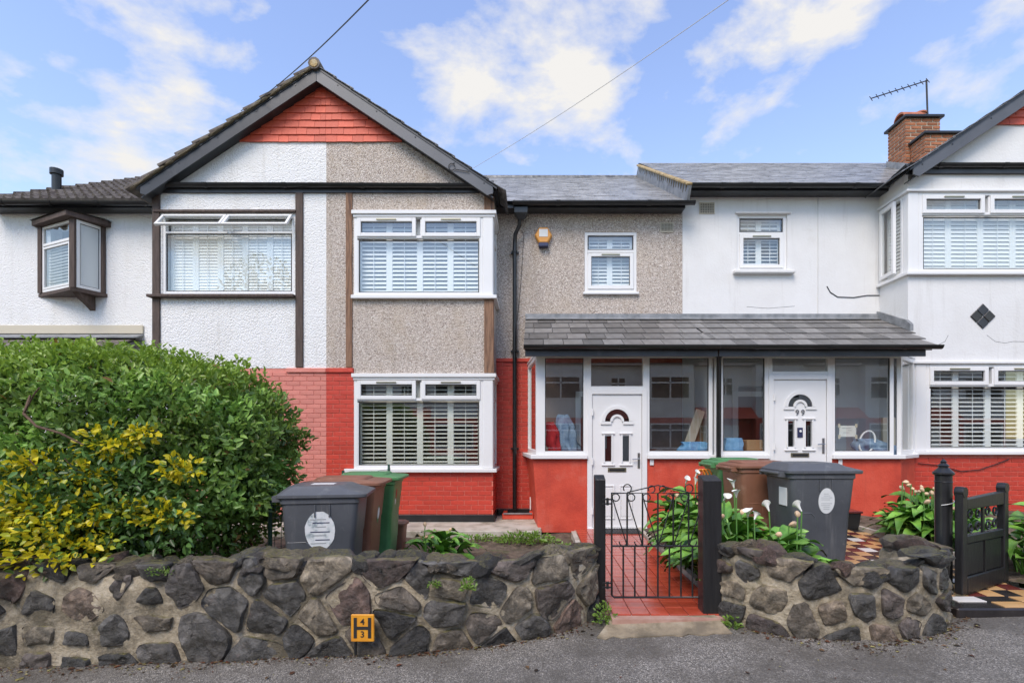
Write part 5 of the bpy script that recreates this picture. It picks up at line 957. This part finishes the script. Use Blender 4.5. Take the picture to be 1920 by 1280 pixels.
# cast column and panelled timber gate on the right
cxp, cyp = X(1769, 4.5), 4.5
cl_ = thing('gate_column', 'round black cast iron gate column with stepped finial', 'gate post', (cxp, cyp, 0))
part('shaft', MT['black'], cl_, lambda b: b.lathe([(.075, -.1), (.075, .1), (.064, .13), (.064, 1.02), (.068, 1.025), (.064, 1.03), (.064, 1.08)], (cxp, cyp, 0), 24), smooth=35)
part('finial', MT['black'], cl_, lambda b: b.lathe([(.064, 1.081), (.08, 1.09), (.08, 1.105), (.06, 1.125), (.036, 1.15), (.036, 1.16), (.045, 1.165), (.03, 1.18), (.02, 1.19), (.026, 1.2), (.012, 1.215), (.004, 1.225)], (cxp, cyp, 0), 24), smooth=35)
part('wire_loop', MT['cable_white'], cl_, lambda b: b.tube([(cxp+.075*math.cos(R(a)), cyp+.075*math.sin(R(a)), .83+.06*(a+120)/200) for a in range(-140, 60, 12)], .004, 6))
A, B_ = Vector((X(1797, 4.32), 4.32, 0)), Vector((X(1884, 4.74), 4.74, 0))
Mg, Lg = along((A.x, A.y), (B_.x, B_.y), .09)
wg = thing('timber_gate', 'black panelled timber gate with iron scrollwork opening, standing ajar', 'gate', (A.x, A.y, .09))
def gpart(nm, m, fn, **k): b = MB(); b.M = Mg; fn(b); return b.build(nm, MT[m], wg, **k)
for u in (0, Lg-.09):
    gpart('stile', 'black_wood', lambda b: (b.box(u, u+.09, -.03, .03, 0, .85)), bevel=.008); gpart('stile_roll', 'black_wood', lambda b: b.lathe([(.045, -.034), (.048, 0), (.045, .034)], (u+.045, 0, .86), 16, 'y'), smooth=40)
gpart('top_rail', 'black_wood', lambda b: b.prism([(.09, .71), (Lg-.09, .71), (Lg-.09, .83), (.09, .80)], 'y', -.026, .026), bevel=.006)
gpart('middle_rail', 'black_wood', lambda b: b.box(.09, Lg-.09, -.026, .026, .42, .49), bevel=.006); gpart('bottom_rail', 'black_wood', lambda b: b.box(.09, Lg-.09, -.026, .03, .0, .14), bevel=.008)
for i in range(2): gpart('panel', 'black_wood', lambda b: b.box(.09+i*(Lg-.18)/2+.012, .09+(i+1)*(Lg-.18)/2-.012, -.012, .014, .14, .42), bevel=.01)
gpart('panel_muntin', 'black_wood', lambda b: b.box(Lg/2-.014, Lg/2+.014, -.024, .024, .14, .42))
fr4 = [(.09+(Lg-.18)*(.03+.47*i), .09+(Lg-.18)*(.5+.47*i)) for i in range(2)]
for a, e in fr4:
    w4 = e-a
    for px4, pz4, r4, d4 in ((.28, .66, .045, 1), (.72, .66, .045, -1), (.3, .545, .045, -1), (.7, .545, .045, 1)):
        gpart('scroll', 'black', lambda b: b.tube([(a+w4*px4+r4*(1-.5*i/18)*math.cos(d4*R(i*24)), 0, pz4+r4*(1-.5*i/18)*math.sin(d4*R(i*24))) for i in range(19)], .008, 6), smooth=50)
gpart('scroll_bar', 'black', lambda b: b.box(Lg/2-.02, Lg/2+.02, -.008, .008, .49, .71)); gpart('rosette', 'black', lambda b: [b.lathe([(.018, -.034), (.005, -.04)], (Lg/2+.024*math.cos(R(90*i+45)), 0, .765+.024*math.sin(R(90*i+45))), 8, 'y') for i in range(4)])

# ------------------------------------------------------------------ wheelie bins
def rrect(x0, x1, y0, y1, r, z, n=4):
    pts = []
    for cx, cy, a0 in ((x1-r, y1-r, 0), (x0+r, y1-r, 90), (x0+r, y0+r, 180), (x1-r, y0+r, 270)):
        for i in range(n+1): a = R(a0+90*i/n); pts.append((cx+r*math.cos(a), cy+r*math.sin(a), z))
    return pts
def make_bin(label, m, loc, rz, sticker=None, extra=None, style=0):
    t = thing('wheelie_bin', label, 'wheelie bin', loc, 'wheelie bins in the front gardens', rz); mt = MT[m]
    part_ = lambda nm, mm, fn, par=t, **k: (lambda b: (fn(b), link(nm, b.mesh(nm, mm, **k), par, loc=(0, 0, 0)))[1])(MB())
    body = part_('body', mt, lambda b: b.loft([rrect(-.27, .25, -.225, .225, .05, .04), rrect(-.28, .27, -.24, .24, .05, .3), rrect(-.30, .285, -.252, .252, .05, .62), rrect(-.305, .292, -.255, .255, .05, .635), rrect(-.32, .32, -.27, .27, .05, .93), rrect(-.335, .33, -.28, .28, .045, .94), rrect(-.335, .33, -.28, .28, .045, .985)]), smooth=35)
    for u in (-.04, .08): part_('rib', mt, lambda b: b.box(u-.006, u+.006, -.277, -.262, .82, .93), body)
    part_('moulded_line', mt, lambda b: b.tube([(-.27, -.246, .60), (-.12, -.25, .60), (-.08, -.248, .56), (-.075, -.244, .47)], .006, 6), body)
    lid = part_('lid', mt, lambda b: b.loft([rrect(-.36, .385, -.295, .295, .05, .985), rrect(-.365, .395, -.30, .30, .05, .992), rrect(-.365, .395, -.30, .30, .05, 1.015), rrect(-.35, .37, -.285, .285, .05, 1.025), rrect(-.32, .26, -.25, .25, .06, 1.055 if style == 0 else 1.035), rrect(-.28, .2, -.22, .22, .07, 1.085 if style == 0 else 1.045), rrect(-.2, .12, -.15, .15, .07, 1.088 if style == 0 else 1.05)]), smooth=30)
    if style: part_('lid_plate', mt, lambda b: b.loft([rrect(-.30, .22, -.2, .2, .06, 1.045), rrect(-.28, .2, -.18, .18, .06, 1.062)]), lid, smooth=30)
    part_('handle', mt, lambda b: (b.tube([(-.40, -.2, .985), (-.40, .2, .985)], .018, 10), b.box(-.41, -.33, -.21, -.17, .95, 1.0), b.box(-.41, -.33, .17, .21, .95, 1.0)), body, smooth=40)
    for s in (-1, 1):
        wh = part_('wheel', MT['mat_rubber'], lambda b: b.lathe([(.06, -.025), (.1, -.022), (.1, .022), (.06, .025)], (-.27, s*.235, .1), 20, 'y'), smooth=40)
        part_('hub', mt, lambda b: b.lathe([(.05, -.03), (.05, .03)], (-.27, s*.235, .1), 12, 'y'), wh)
    part_('axle', MT['steel'], lambda b: b.tube([(-.27, -.23, .1), (-.27, .23, .1)], .012, 8))
    def oval(nm, mm, cx, cz, a, c, face, dep):
        tl = .065                                          # faces lean out slightly towards the rim
        def P(u, v, k):
            if face == 'side': return (cx+u, -.2535-(cz+v-.62)*tl*.9-.001-k, cz+v)
            if face == 'front': return (.288+(cz+v-.62)*tl*1.5+.001+k, cx+u, cz+v)
        ns = 28; wob = lambda i: 1+(.05*noise.noise(Vector((i*.9, cx*7, 2))) if nm == 'torn_sticker' else 0)
        return part_(nm, mm, lambda b: b.loft([[P(a*wob(i)*math.cos(2*math.pi*i/ns), c*wob(i)*math.sin(2*math.pi*i/ns), k) for i in range(ns)] for k in (0, .0015)]), body)
    if sticker: oval(*sticker, 0)
    if extra: extra(part_, body, t, oval)
    return t
def lines(part_, body, t, oval):
    oval('sticker_border', MT['ink_grey'], .03, .72, .083, .128, 'side', 0)
    o = oval('sticker_face', MT['sticker_plain'], .03, .72, .079, .124, 'side', 0); o.location.y = -.0017
    for i in range(9):
        w_ = .055 if 1 < i < 7 else .03; z = .79-.019*i
        if i in (4,): continue
        part_('print_line', MT['ink_grey'], lambda b: b.box(.03-w_, .03+w_*(1 if i % 3 else .6), -.2535-(z-.62)*.0585-.0052, -.2535-(z-.62)*.0585-.0044, z-.002, z+.002), body)
    part_('blank_label', MT['sticker_plain'], lambda b: b.box(-.318, -.313, -.17, -.02, .66, .84), body)
YB = 4.72
make_bin('charcoal wheelie bin with torn oval sticker, behind long stone wall', 'bin_black', (-1.90, YB, -.10), R(9), ('torn_sticker', MT['sticker'], .0, .70, .125, .17, 'side'), lambda p, b, t, o: [p('print_line', MT['alarm_blue'] if k % 2 else MT['ink_grey'], lambda q: q.box(-.08+.02*(k % 3), .05+.03*(k % 2), -.2535-(z-.62)*.0585-.0040, -.2535-(z-.62)*.0585-.0030, z-.004, z+.004), b) for k, z in enumerate((.80, .77, .735, .69, .66, .62, .59))] and p('lid_label', MT['sticker_plain'], lambda q: q.box(-.12, .08, -.1, .02, 1.089, 1.091), b))
make_bin('brown wheelie bin between charcoal and green bins by bay window', 'bin_brown', (-1.93, YB+.64, -.06), R(4), None, lambda p, b, t, o: (o('oval_label', MT['bin_green'], .03, .66, .045, .09, 'front', 0), setattr(o('oval_label', MT['sticker'], .03, .672, .04, .06, 'front', 0), 'location', (.002, 0, 0))), 1)
make_bin('green wheelie bin with red sticker, nearest the bay window', 'bin_green', (-1.90, YB+1.27, -.06), R(4), None, lambda p, b, t, o: (o('red_label', MT['redcloth'], -.08, .82, .03, .06, 'front', 0), o('white_label', MT['sticker_plain'], -.1, .73, .025, .035, 'front', 0)), 1)
make_bin('charcoal wheelie bin with white oval sticker, behind curved stone wall', 'bin_black', (2.83, 5.27, .07), R(2), None, lines)
make_bin('brown wheelie bin squeezed between green bin and stickered charcoal bin', 'bin_brown', (2.60, 5.92, .08), R(4), None, None, 1)
make_bin('green wheelie bin with orange hose, beside porch downpipe', 'bin_green', (2.60, 6.56, .08), R(3), None, None, 1)
tag(part('hose', MT['hose'], None, lambda b: [b.tube([(2.12+.05*k+.07*math.cos(R(a)), 6.5+.02*k, .84+.16*math.sin(R(a))) for a in range(0, 361, 20)], .011, 6) for k in range(3)], smooth=50), 'coiled orange hose hanging beside green bin', 'hose')
cad = thing('kitchen_caddy', 'small brown lidded caddy behind green bin under bay window', 'caddy', (X(738, 6.4), 6.5, -.06)); qx = X(738, 6.4)
part('body', MT['bin_brown'], cad, lambda b: b.loft([[(x+qx, y+6.5, z-.06) for x, y, z in rrect(-k, k, -k*.9, k*.9, .03, z)] for k, z in ((.10, 0), (.125, .36))]), smooth=35); part('lid', MT['bin_brown'], cad, lambda b: b.loft([[(x+qx, y+6.5, z-.06) for x, y, z in rrect(-k, k, -k*.9, k*.9, .03, z)] for k, z in ((.145, .362), (.145, .39), (.11, .41))]), smooth=35)
cr = thing('plastic_crate', 'black box beside charcoal bin on checkered path', 'box', (X(1580, 6.9), 6.9, .19)); qx = X(1578, 6.9)
part('box', MT['gasket'], cr, lambda b: b.loft([[(x+qx, y+6.9, z) for x, y, z in rrect(-k, k, -k*.8, k*.8, .02, z)] for k, z in ((.16, .19), (.18, .40))]), smooth=35); part('lid', MT['tile_maroon'], cr, lambda b: b.box(qx-.19, qx+.19, 6.74, 7.06, .402, .43), bevel=.006)

# ------------------------------------------------------------------ hedge, golden bush, litter: leaf clouds
def leaf_mesh(name, pos, dirs, nrm, size, col, m, parent, wid=.46, kind=None):
    pos, dirs, nrm = map(np.asarray, (pos, dirs, nrm)); N = len(pos); size = np.asarray(size)[:, None]
    dirs = dirs/np.linalg.norm(dirs, axis=1, keepdims=True); side = np.cross(dirs, nrm); side /= np.linalg.norm(side, axis=1, keepdims=True)+1e-9; up = np.cross(side, dirs)
    V = np.empty((N, 6, 3)); prof = ((0, 0, 0), (.32, -.5, .10), (.7, -.36, .06), (1, 0, -.10), (.7, .36, .06), (.32, .5, .10))
    for k, (a, s, u) in enumerate(prof): V[:, k] = pos+size*(dirs*a+side*(s*wid*1.0)+up*u)
    me = bpy.data.meshes.new(name); me.vertices.add(N*6); me.vertices.foreach_set('co', V.ravel())
    idx = (np.arange(N)*6)[:, None]+np.array([0, 1, 2, 3, 0, 3, 4, 5]); me.loops.add(N*8); me.loops.foreach_set('vertex_index', idx.ravel().astype(np.int32))
    me.polygons.add(N*2); me.polygons.foreach_set('loop_start', np.arange(N*2, dtype=np.int32)*4); me.polygons.foreach_set('loop_total', np.full(N*2, 4, dtype=np.int32)); me.update(); me.validate()
    a = me.color_attributes.new('Col', 'FLOAT_COLOR', 'POINT'); C = np.ones((N, 6, 4)); C[:, :, :3] = np.asarray(col)[:, None, :]; a.data.foreach_set('color', C.ravel())
    me.materials.append(m); return link(name, me, parent)
RG = np.random.default_rng(11)
def nz(v, s, o): return noise.noise(Vector((v[0]*s+o, v[1]*s, v[2]*s)))
hed = thing('hedge', 'big rounded dark green hedge behind the long stone wall', 'hedge', (-4.2, 5.0, 0))
hc, hr_ = np.array((-4.62, 5.05, 1.15)), np.array((2.10, .95, 1.06))
pos, dr_, nr, sz, cl = [], [], [], [], []
tries = 0
while len(pos) < 72000:
    d = RG.normal(size=3); d /= np.linalg.norm(d)
    e = .55; sx = np.sign(d)*np.abs(d)**e; sx /= (np.abs(sx)**(2/e*.5)).sum()**(e*.5) if False else 1
    q = d/ (np.abs(d)**3.2).sum()**(1/3.2)              # squarish rounded mass
    r = 1+.11*nz(q, 2.2, 3)+.10*nz(q, 5.5, 8)+.05*nz(q, 12, 4); dep = RG.random()**1.5*.26 if RG.random() < .78 else RG.random()*.75; r -= dep
    p = hc+q*hr_*r
    if p[2] < .62 and RG.random() > max(.0, (p[2]+.05)/.6)*(.5 if p[0] > -3.4 else 1): continue
    if d[1] > .6 and RG.random() > .25: continue
    n = d/hr_; n /= np.linalg.norm(n)
    t = n*.55+np.array((0, 0, .25))+RG.normal(size=3)*.55
    pos.append(p); dr_.append(t); nr.append(n+RG.normal(size=3)*.45+np.array((0, 0, .5))); s = RG.uniform(.042, .092); sz.append(s)
    young = max(0, q[2]-.62)*2.4+RG.random()**2*.35; young *= (dep < .07)
    base = np.array((.135, .235, .052))*RG.uniform(.55, 1.6); tip = np.array((.30, .44, .055))
    base = base*(1.25+1.1*nz(q, 4.5, 17))+np.array((.03, .03, 0))*max(0, nz(q, 3, 31)); cl.append(base*(1-min(young, 1))+tip*min(young, 1) if RG.random() > .012 else np.array((.30, .17, .05)))
for _ in range(3600):
    d = RG.normal(size=3); d /= np.linalg.norm(d); p = np.array((-3.75, 4.02, .72))+d*np.array((1.15, .2, .62))*RG.random()**.5
    if nz(p, 2.6, 4) < -.2 or p[2] < .3: continue
    pos.append(p); dr_.append(d*.5+RG.normal(size=3)*.55+np.array((0, -.3, 0))); nr.append(np.array((0, -.7, .7))+RG.normal(size=3)*.5); sz.append(RG.uniform(.05, .085)); cl.append(np.array((.09, .18, .045))*RG.uniform(.5, 1.7))
for _ in range(420):                                    # young shoots standing out of the top
    th = RG.random(); p0 = hc+np.array((RG.uniform(-1, .85)*hr_[0], RG.uniform(-.8, .3)*hr_[1], 0)); u = (p0-hc)/hr_; top = (max(.02, 1-abs(u[0])**3.2-abs(u[1])**3.2))**(1/3.2)
    p0[2] = hc[2]+hr_[2]*top*1.0; ax_ = np.array((RG.normal()*.3, RG.normal()*.3-.15, 1)); L = RG.uniform(.04, .13)
    for k in range(7):
        pos.append(p0+ax_*L*k/6); a = RG.random()*6.28; dr_.append((math.cos(a), math.sin(a), .9)); nr.append((RG.normal(), RG.normal(), 1)); sz.append(RG.uniform(.035, .06)); cl.append(np.array((.25, .38, .05))*RG.uniform(.7, 1.3))
leaf_mesh('foliage', pos, dr_, nr, sz, cl, MT['leaf'], hed).location = [-c for c in hed.location]
def branches(b, n, x0, x1, y0, y1, z0, z1, r):
    for i in range(n):
        x, y = random.uniform(x0, x1), random.uniform(y0, y1); pts = []
        for k in range(6): t = k/5; pts.append((x+.25*noise.noise(Vector((i, k*.6, 1)))*t*2, y+.2*noise.noise(Vector((i, k*.6, 5)))*t*2, z0+(z1-z0)*t))
        b.tube(pts, [r*(1-.6*k/5) for k in range(6)], 6)
for i in range(22): part('branch', MT['bark'], hed, lambda b: branches(b, 1, -6.4, -2.6, 4.5, 5.6, -.1, 1.4, .026), smooth=60)
gb = thing('golden_privet', 'yellow leaved bush spilling over stone wall below the hedge', 'bush', (-3.7, 3.95, 0))
pos, dr_, nr, sz, cl = [], [], [], [], []
blobs = [((-4.1, 3.8, .58), (.52, .34, .24)), ((-3.55, 3.84, .60), (.45, .26, .22)), ((-4.4, 3.9, .85), (.5, .3, .25)), ((-3.8, 3.92, .86), (.40, .22, .2)), ((-3.3, 3.97, .84), (.34, .15, .15)), ((-3.55, 4.04, 1.12), (.26, .12, .15)), ((-3.4, 4.08, 1.38), (.25, .10, .14)), ((-2.82, 4.06, 1.16), (.2, .07, .1)), ((-2.9, 4.0, .80), (.22, .08, .12)), ((-4.0, 4.07, 1.2), (.3, .12, .14)), ((-3.1, 4.08, 1.45), (.12, .07, .07)), ((-4.8, 3.85, .75), (.5, .35, .35))]
for c, rr in blobs:
    n = int(2100*rr[0]*rr[2]/.2)+60
    for _ in range(n):
        d = RG.normal(size=3); d /= np.linalg.norm(d); r = RG.random()**.5
        if nz(d, 2.1, c[0]*3) < -.12: continue
        p = np.array(c)+d*np.array(rr)*r*(1+.3*nz(d, 2, c[2]*5))
        pos.append(p); dr_.append(d*.7+RG.normal(size=3)*.5+np.array((0, -.3, .1))); nr.append(np.array((0, -.7, .8))+RG.normal(size=3)*.5); sz.append(RG.uniform(.042, .068))
        g = RG.random()*(.4 if nz(p, 5.5, 2) < -.26 else 1); cl.append((np.array((.66, .56, .02)) if g > .42 else np.array((.46, .50, .03)) if g > .2 else np.array((.10, .19, .035)))*RG.uniform(.75, 1.15))
leaf_mesh('foliage', pos, dr_, nr, sz, cl, MT['leaf'], gb, wid=.62).location = [-c for c in gb.location]
for i in range(4): part('branch', MT['bark'], gb, lambda b: branches(b, 1, -4.3, -2.9, 3.9, 4.2, .1, 1.25, .012), smooth=60)
part('dead_branch', MT['bark'], gb, lambda b: (b.tube([(-4.05, 4.12, 1.75), (-4.0, 4.02, 1.6), (-3.88, 4.0, 1.5), (-3.7, 4.0, 1.45), (-3.5, 4.02, 1.34)], [.008, .011, .010, .009, .006], 7), b.tube([(-4.0, 4.02, 1.6), (-3.9, 4.0, 1.75), (-3.84, 3.98, 1.8)], .006, 6)), smooth=60)
# wire fence beside the hedge
wf = thing('wire_fence', 'sagging green wire mesh fence between hedge and charcoal bin', 'fence', (-2.5, 5.6, 0))
part('wire_mesh', MT['wire'], wf, lambda b: ([b.tube([(-2.55+.1*i*.15, 4.9+.1*i, -.05), (-2.55+.1*i*.15+.02, 4.9+.1*i, .92+.03*math.sin(i))], .003, 4) for i in range(28)], [b.tube([(-2.55+.1*i*.15, 4.9+.1*i, .02+.1*k+.02*math.sin(i*.7+k)) for i in range(0, 28, 3)], .003, 4) for k in range(10)]))['kind'] = 'stuff'
for y in (4.95, 6.3, 7.6): part('fence_post', MT['wire'], wf, lambda b: b.tube([(-2.55+(y-4.9)*.15, y, -.1), (-2.55+(y-4.9)*.15, y, 1.0)], .018, 8))

# ------------------------------------------------------------------ lilies: each blade and flower a part
def blade_mesh(L, Wd, arch, seed):
    b = MB(); n = 8; vs = []
    for i in range(n+1):
        t = i/n; w_ = Wd*(math.sin(math.pi*min(1, t**.8*.93+.07))**.8)*(1 if t < .98 else .1); z = L*.75*t-arch*L*t*t*.9; y = L*.62*t+arch*L*.35*t*t
        wav = .012*math.sin(t*9+seed)
        for u in (-1, -.5, 0, .5, 1): vs.append((u*w_, y-abs(u)*.01, z+abs(u)*w_*.42+wav*u))
    b.add(vs, [(r*5+i, r*5+i+1, (r+1)*5+i+1, (r+1)*5+i) for r in range(n) for i in range(4)])
    b.tube([(0, 0, 0), (0, -.04, -.12), (0, -.06, -.32)], [.007, .009, .011], 6); return b.mesh('leaf_blade', MT['leaf_lily'], smooth=60)
BL = [blade_mesh(.30, .055, .55, 1), blade_mesh(.36, .068, .75, 2), blade_mesh(.26, .05, .35, 3), blade_mesh(.34, .06, .95, 4)]
def spathe_mesh(m):
    b = MB(); n = 14; rings = []
    for k, (r, h) in enumerate(((.008, 0), (.014, .035), (.024, .07), (.045, .095), (.06, .10))):
        rings.append([(r*math.cos(2*math.pi*i/n)*(1+.0), r*math.sin(2*math.pi*i/n), h+(.045*max(0, math.cos(2*math.pi*i/n)) if k > 2 else 0)*(k-2)/2) for i in range(n)])
    b.loft(rings, cap=False); b.tube([(0, 0, .03), (0, 0, .085)], .007, 6); return b.mesh('flower', m, smooth=60)
SPW = spathe_mesh(MT['spathe'])
def spent_mesh():
    b = MB(); b.loft([[(r*math.cos(i*1.047)*(1+.3*math.sin(i*2.3)), r*math.sin(i*1.047), h) for i in range(6)] for r, h in ((.007, 0), (.022, .02), (.030, .045), (.022, .065), (.008, .078))]); return b.mesh('spent_flower', MT['spent'], smooth=60)
SPS = spent_mesh()
def lily(label, spots, n, hgt, white, spent, seed, spread=.22, sc=1.0):
    rn = random.Random(seed); c = spots[0]; t = thing('arum_lily', label, 'plant', c, 'arum lilies')
    for i in range(n):
        s = spots[i % len(spots)]; a = rn.uniform(0, 6.28); rr = spread*rn.random()**.6; h = hgt*rn.uniform(.12, .72)*(1-.45*rr/spread)
        link('leaf_blade', rn.choice(BL), t, loc=(s[0]-c[0]+rr*math.cos(a), s[1]-c[1]+rr*math.sin(a), s[2]-c[2]+h), rot=(rn.uniform(-.35, .25), rn.uniform(-.25, .25), a-math.pi/2+rn.uniform(-.7, .7)), scale=[sc*rn.uniform(.8, 1.3)]*3)
    for k in range(white+spent):
        s = spots[rn.randrange(len(spots))]; a = rn.uniform(0, 6.28); rr = spread*rn.uniform(.2, .9); h = hgt*(rn.uniform(.8, 1.05) if k < white else rn.uniform(.55, 1.0)); p = Vector((s[0]-c[0]+rr*math.cos(a), s[1]-c[1]+rr*math.sin(a)-.05, s[2]-c[2]+h))
        o = link('flower' if k < white else 'spent_flower', SPW if k < white else SPS, t, loc=p, rot=((rn.uniform(-.2, .7) if k < white else rn.uniform(.3, 1.9)), rn.uniform(-.4, .4), rn.uniform(0, 6.28)), scale=[rn.uniform(.5, .72) if k < white else rn.uniform(.6, .95)]*3)
        b = MB(); b.tube([p, p-Vector((rn.uniform(-.02, .02), 0, h*.5)), Vector((p.x*.6, p.y*.6, 0))], .006, 6); link('flower_stem', b.mesh('flower_stem', MT['stem']), t, loc=(0, 0, 0))
lily('tall arum lilies with white flowers behind iron gate along path', [(1.86, 5.0, .05), (1.9, 5.45, .05), (1.85, 5.9, .05), (1.92, 6.3, .06), (1.82, 4.75, .04)], 300, .90, 7, 10, 1, .30, 1.15)
lily('arum lily with white flowers beside thick gate post before bins', [(1.98, 4.42, .06), (2.12, 4.5, .08), (1.82, 4.5, .06)], 170, .68, 4, 4, 2, .28, 1.05)
lily('arum lily with many spent peach flowers beside checkered path', [(4.48, 5.9, .17), (4.62, 6.05, .17), (4.55, 5.75, .17)], 220, .74, 0, 36, 3, .32, .95)
lily('arum lily with peach flowers beyond the timber gate', [(4.85, 4.85, .13), (5.05, 5.0, .14)], 90, .74, 1, 9, 4, .3)
lily('small arum lily with spent flowers in front of bay window', [(-1.22, 6.1, -.07), (-1.05, 6.05, -.07)], 46, .42, 0, 5, 5, .18, 1.0)
lily('low broad leaved lily at foot of hedge beside charcoal bin', [(-2.42, 4.75, -.08), (-2.6, 4.9, -.08)], 26, .3, 0, 0, 6, .2, .9)
# weeds: small leafy tufts at wall and path edges
def weed(label, c, rad, n, col, leaf=.03, face=None):
    P_, D_, N_, S_, C_ = [], [], [], [], []
    for _ in range(n):
        d = RG.normal(size=3); d /= np.linalg.norm(d); d[2] = abs(d[2]); p = np.array(c)+d*np.array(rad)*RG.random()**.5
        P_.append(p); D_.append(d+RG.normal(size=3)*.4); N_.append(np.array((0, -.6, .8))+RG.normal(size=3)*.4); S_.append(leaf*RG.uniform(.6, 1.3)); C_.append(np.array(col)*RG.uniform(.6, 1.3))
    o = thing('weed', label, 'weed', c, 'weeds'); leaf_mesh('foliage', P_, D_, N_, S_, C_, MT['leaf'], o, wid=.55).location = [-k for k in o.location]
gcol = (.16, .27, .04)
for lab, c, rad, n, l in (('weed growing out of face of long wall below its top', (X(878, 3.68), 3.68, Z(1105, 3.68)), (.06, .04, .09), 150, .022), ('weed at the inner end of long wall by gate', (.57, 4.10, -.06), (.09, .07, .16), 150, .03), ('weed at foot of curved wall beside gate post', (X(1370, 4.0), 3.98, -.06), (.08, .06, .10), 120, .028),
    ('weed patch on soil before concrete apron', (-.1, 7.1, -.05), (.45, .2, .14), 420, .05), ('smaller weed patch on soil left of the larger one', (-.75, 7.2, -.05), (.35, .14, .08), 200, .04), ('weed patch beside path edging near porch', (.36, 6.6, -.05), (.2, .2, .08), 160, .04), ('low weed patch by wire fence', (-2.2, 6.2, -.05), (.4, .5, .22), 500, .05),
    ('tuft of weed on top of long wall', (-.72, 3.72, .33), (.05, .04, .05), 70, .018), ('tuft on wall beneath hedge', (-2.7, 3.7, .42), (.12, .05, .07), 160, .016)):
    weed(lab, c, rad, n, gcol, l)
# leaf litter and grit along the foot of the walls
P_, D_, N_, S_, C_ = [], [], [], [], []
for _ in range(2600):
    if RG.random() < .88:
        Pw = PLW if RG.random() < .7 else PRW; q_, n_ = Pw.at(RG.uniform(.3, Pw.L-.1)); q_ = q_+n_*(.015+abs(RG.normal())*.07*(.4+1.2*abs(noise.noise(Vector((q_.x*2.3, 0, 4))))*2)); x, y = q_.x, q_.y
    else: x = RG.uniform(-4.5, 4.5); y = RG.uniform(2.2, 3.7)
    P_.append((x, y, zp(x, y)+.006)); a = RG.random()*6.28; D_.append((math.cos(a), math.sin(a), .1)); N_.append((RG.normal()*.2, RG.normal()*.2, 1)); S_.append(RG.uniform(.006, .022) if RG.random() < .93 else RG.uniform(.03, .05))
    C_.append(np.array(((.10, .05, .03), (.20, .12, .06), (.05, .035, .02), (.34, .30, .12), (.16, .06, .03))[RG.integers(5)])*RG.uniform(.7, 1.2))
o = leaf_mesh('leaf_litter', P_, D_, N_, S_, C_, MT['leaf'], None, wid=.6); tag(o, 'brown leaf litter and grit along foot of stone walls', 'litter', kind='stuff')

# ------------------------------------------------------------------ the far side of the street (seen in the window glass)
def opposite(x, label):
    t = thing('facing_house', label, 'house', (x, -13, -.2), 'houses across the street', math.pi)
    P = lambda nm, m, fn: (lambda b: (fn(b), link(nm, b.mesh(nm, MT[m]), t, loc=(0, 0, 0)))[1])(MB())
    P('upper_wall', 'white_paint', lambda b: b.box(-2.99, 2.99, 0, 6, 2.7, 5.6)); P('lower_wall', 'red', lambda b: b.box(-2.99, 2.99, .01, 6, 0, 2.7)); P('bay_wall', 'red', lambda b: b.box(-2.8, -.2, -.6, 0, 0, 2.6)); P('bay_upper', 'white_paint', lambda b: b.box(-2.8, -.2, -.6, 0, 2.6, 5.6))
    P('roof', 'concrete_tile', lambda b: b.prism([(-.4, 5.5), (3.2, 7.8), (7, 5.5)], 'x', -3, 3)); P('gable_roof', 'concrete_tile', lambda b: b.prism([(-3.1, 5.5), (-1.5, 6.9), (.1, 5.5)], 'y', -.7, 2))
    P('porch_roof', 'clay', lambda b: b.prism([(-1.0, 2.55), (0, 3.2), (0, 2.55)], 'x', -.2, 2.95))
    for a, e, c, d, y in ((-2.6, -.4, 3.6, 4.9, -.61), (-2.6, -.4, .9, 2.3, -.61), (.8, 1.7, 3.8, 4.9, -.01), (1.9, 2.7, .9, 2.2, -.01)):
        wv = P('window', 'upvc', lambda b: (bar_frame(b, a, e, c, d, .08, y-.04, y), b.box((a+e)/2-.04, (a+e)/2+.04, y-.03, y, c, d), b.box(a, e, y-.03, y, d-.42, d-.34)))
        b = MB(); b.quad((a, y-.003, c), (e, y-.003, c), (e, y-.003, d), (a, y-.003, d)); link('pane', b.mesh('pane', MT['gasket']), wv, loc=(0, 0, 0))
    P('door', 'upvc', lambda b: b.box(.5, 1.4, -.03, .01, .1, 2.2))
for i, x in enumerate((-24, -18, -12, -6, 0, 6, 12, 18, 24)): opposite(x, ('white and red house across the street, '+('last', 'fourth', 'third', 'second', 'nearest', 'second', 'third', 'fourth', 'last')[i]+(' down the slope', ' facing the gate', ' up the slope')[(i > 3)+(i > 4)]))
st = thing('street_tree', 'leafy street tree across the road, mirrored in an upper window', 'tree', (-13.2, -8.6, -.5))
part('trunk', MT['bark'], st, lambda b: (b.tube([(-13.2, -8.6, -.6), (-13.15, -8.6, 3), (-13.3, -8.5, 6), (-13.2, -8.6, 9)], [.22, .17, .12, .04], 10), [b.tube([(-13.2, -8.6, 4+i*.8), (-13.2+1.2*math.cos(i*2.1), -8.6+1.2*math.sin(i*2.1), 5.6+i*.8)], [.07, .02], 6) for i in range(5)]), smooth=60)
P_, D_, N_, S_, C_ = [], [], [], [], []
for _ in range(5000):
    d = RG.normal(size=3); d /= np.linalg.norm(d); r = RG.random()**.45
    if nz(d*r, 2.3, 5) < -.05: continue
    P_.append(np.array((-13.2, -8.6, 7.6))+d*np.array((2.2, 2.2, 2.7))*r); D_.append(RG.normal(size=3)); N_.append(RG.normal(size=3)+np.array((0, 0, 1))); S_.append(RG.uniform(.12, .22)); C_.append(np.array((.06, .11, .03))*RG.uniform(.6, 1.4))
leaf_mesh('crown', P_, D_, N_, S_, C_, MT['leaf'], st, wid=.7).location = [-k for k in st.location]
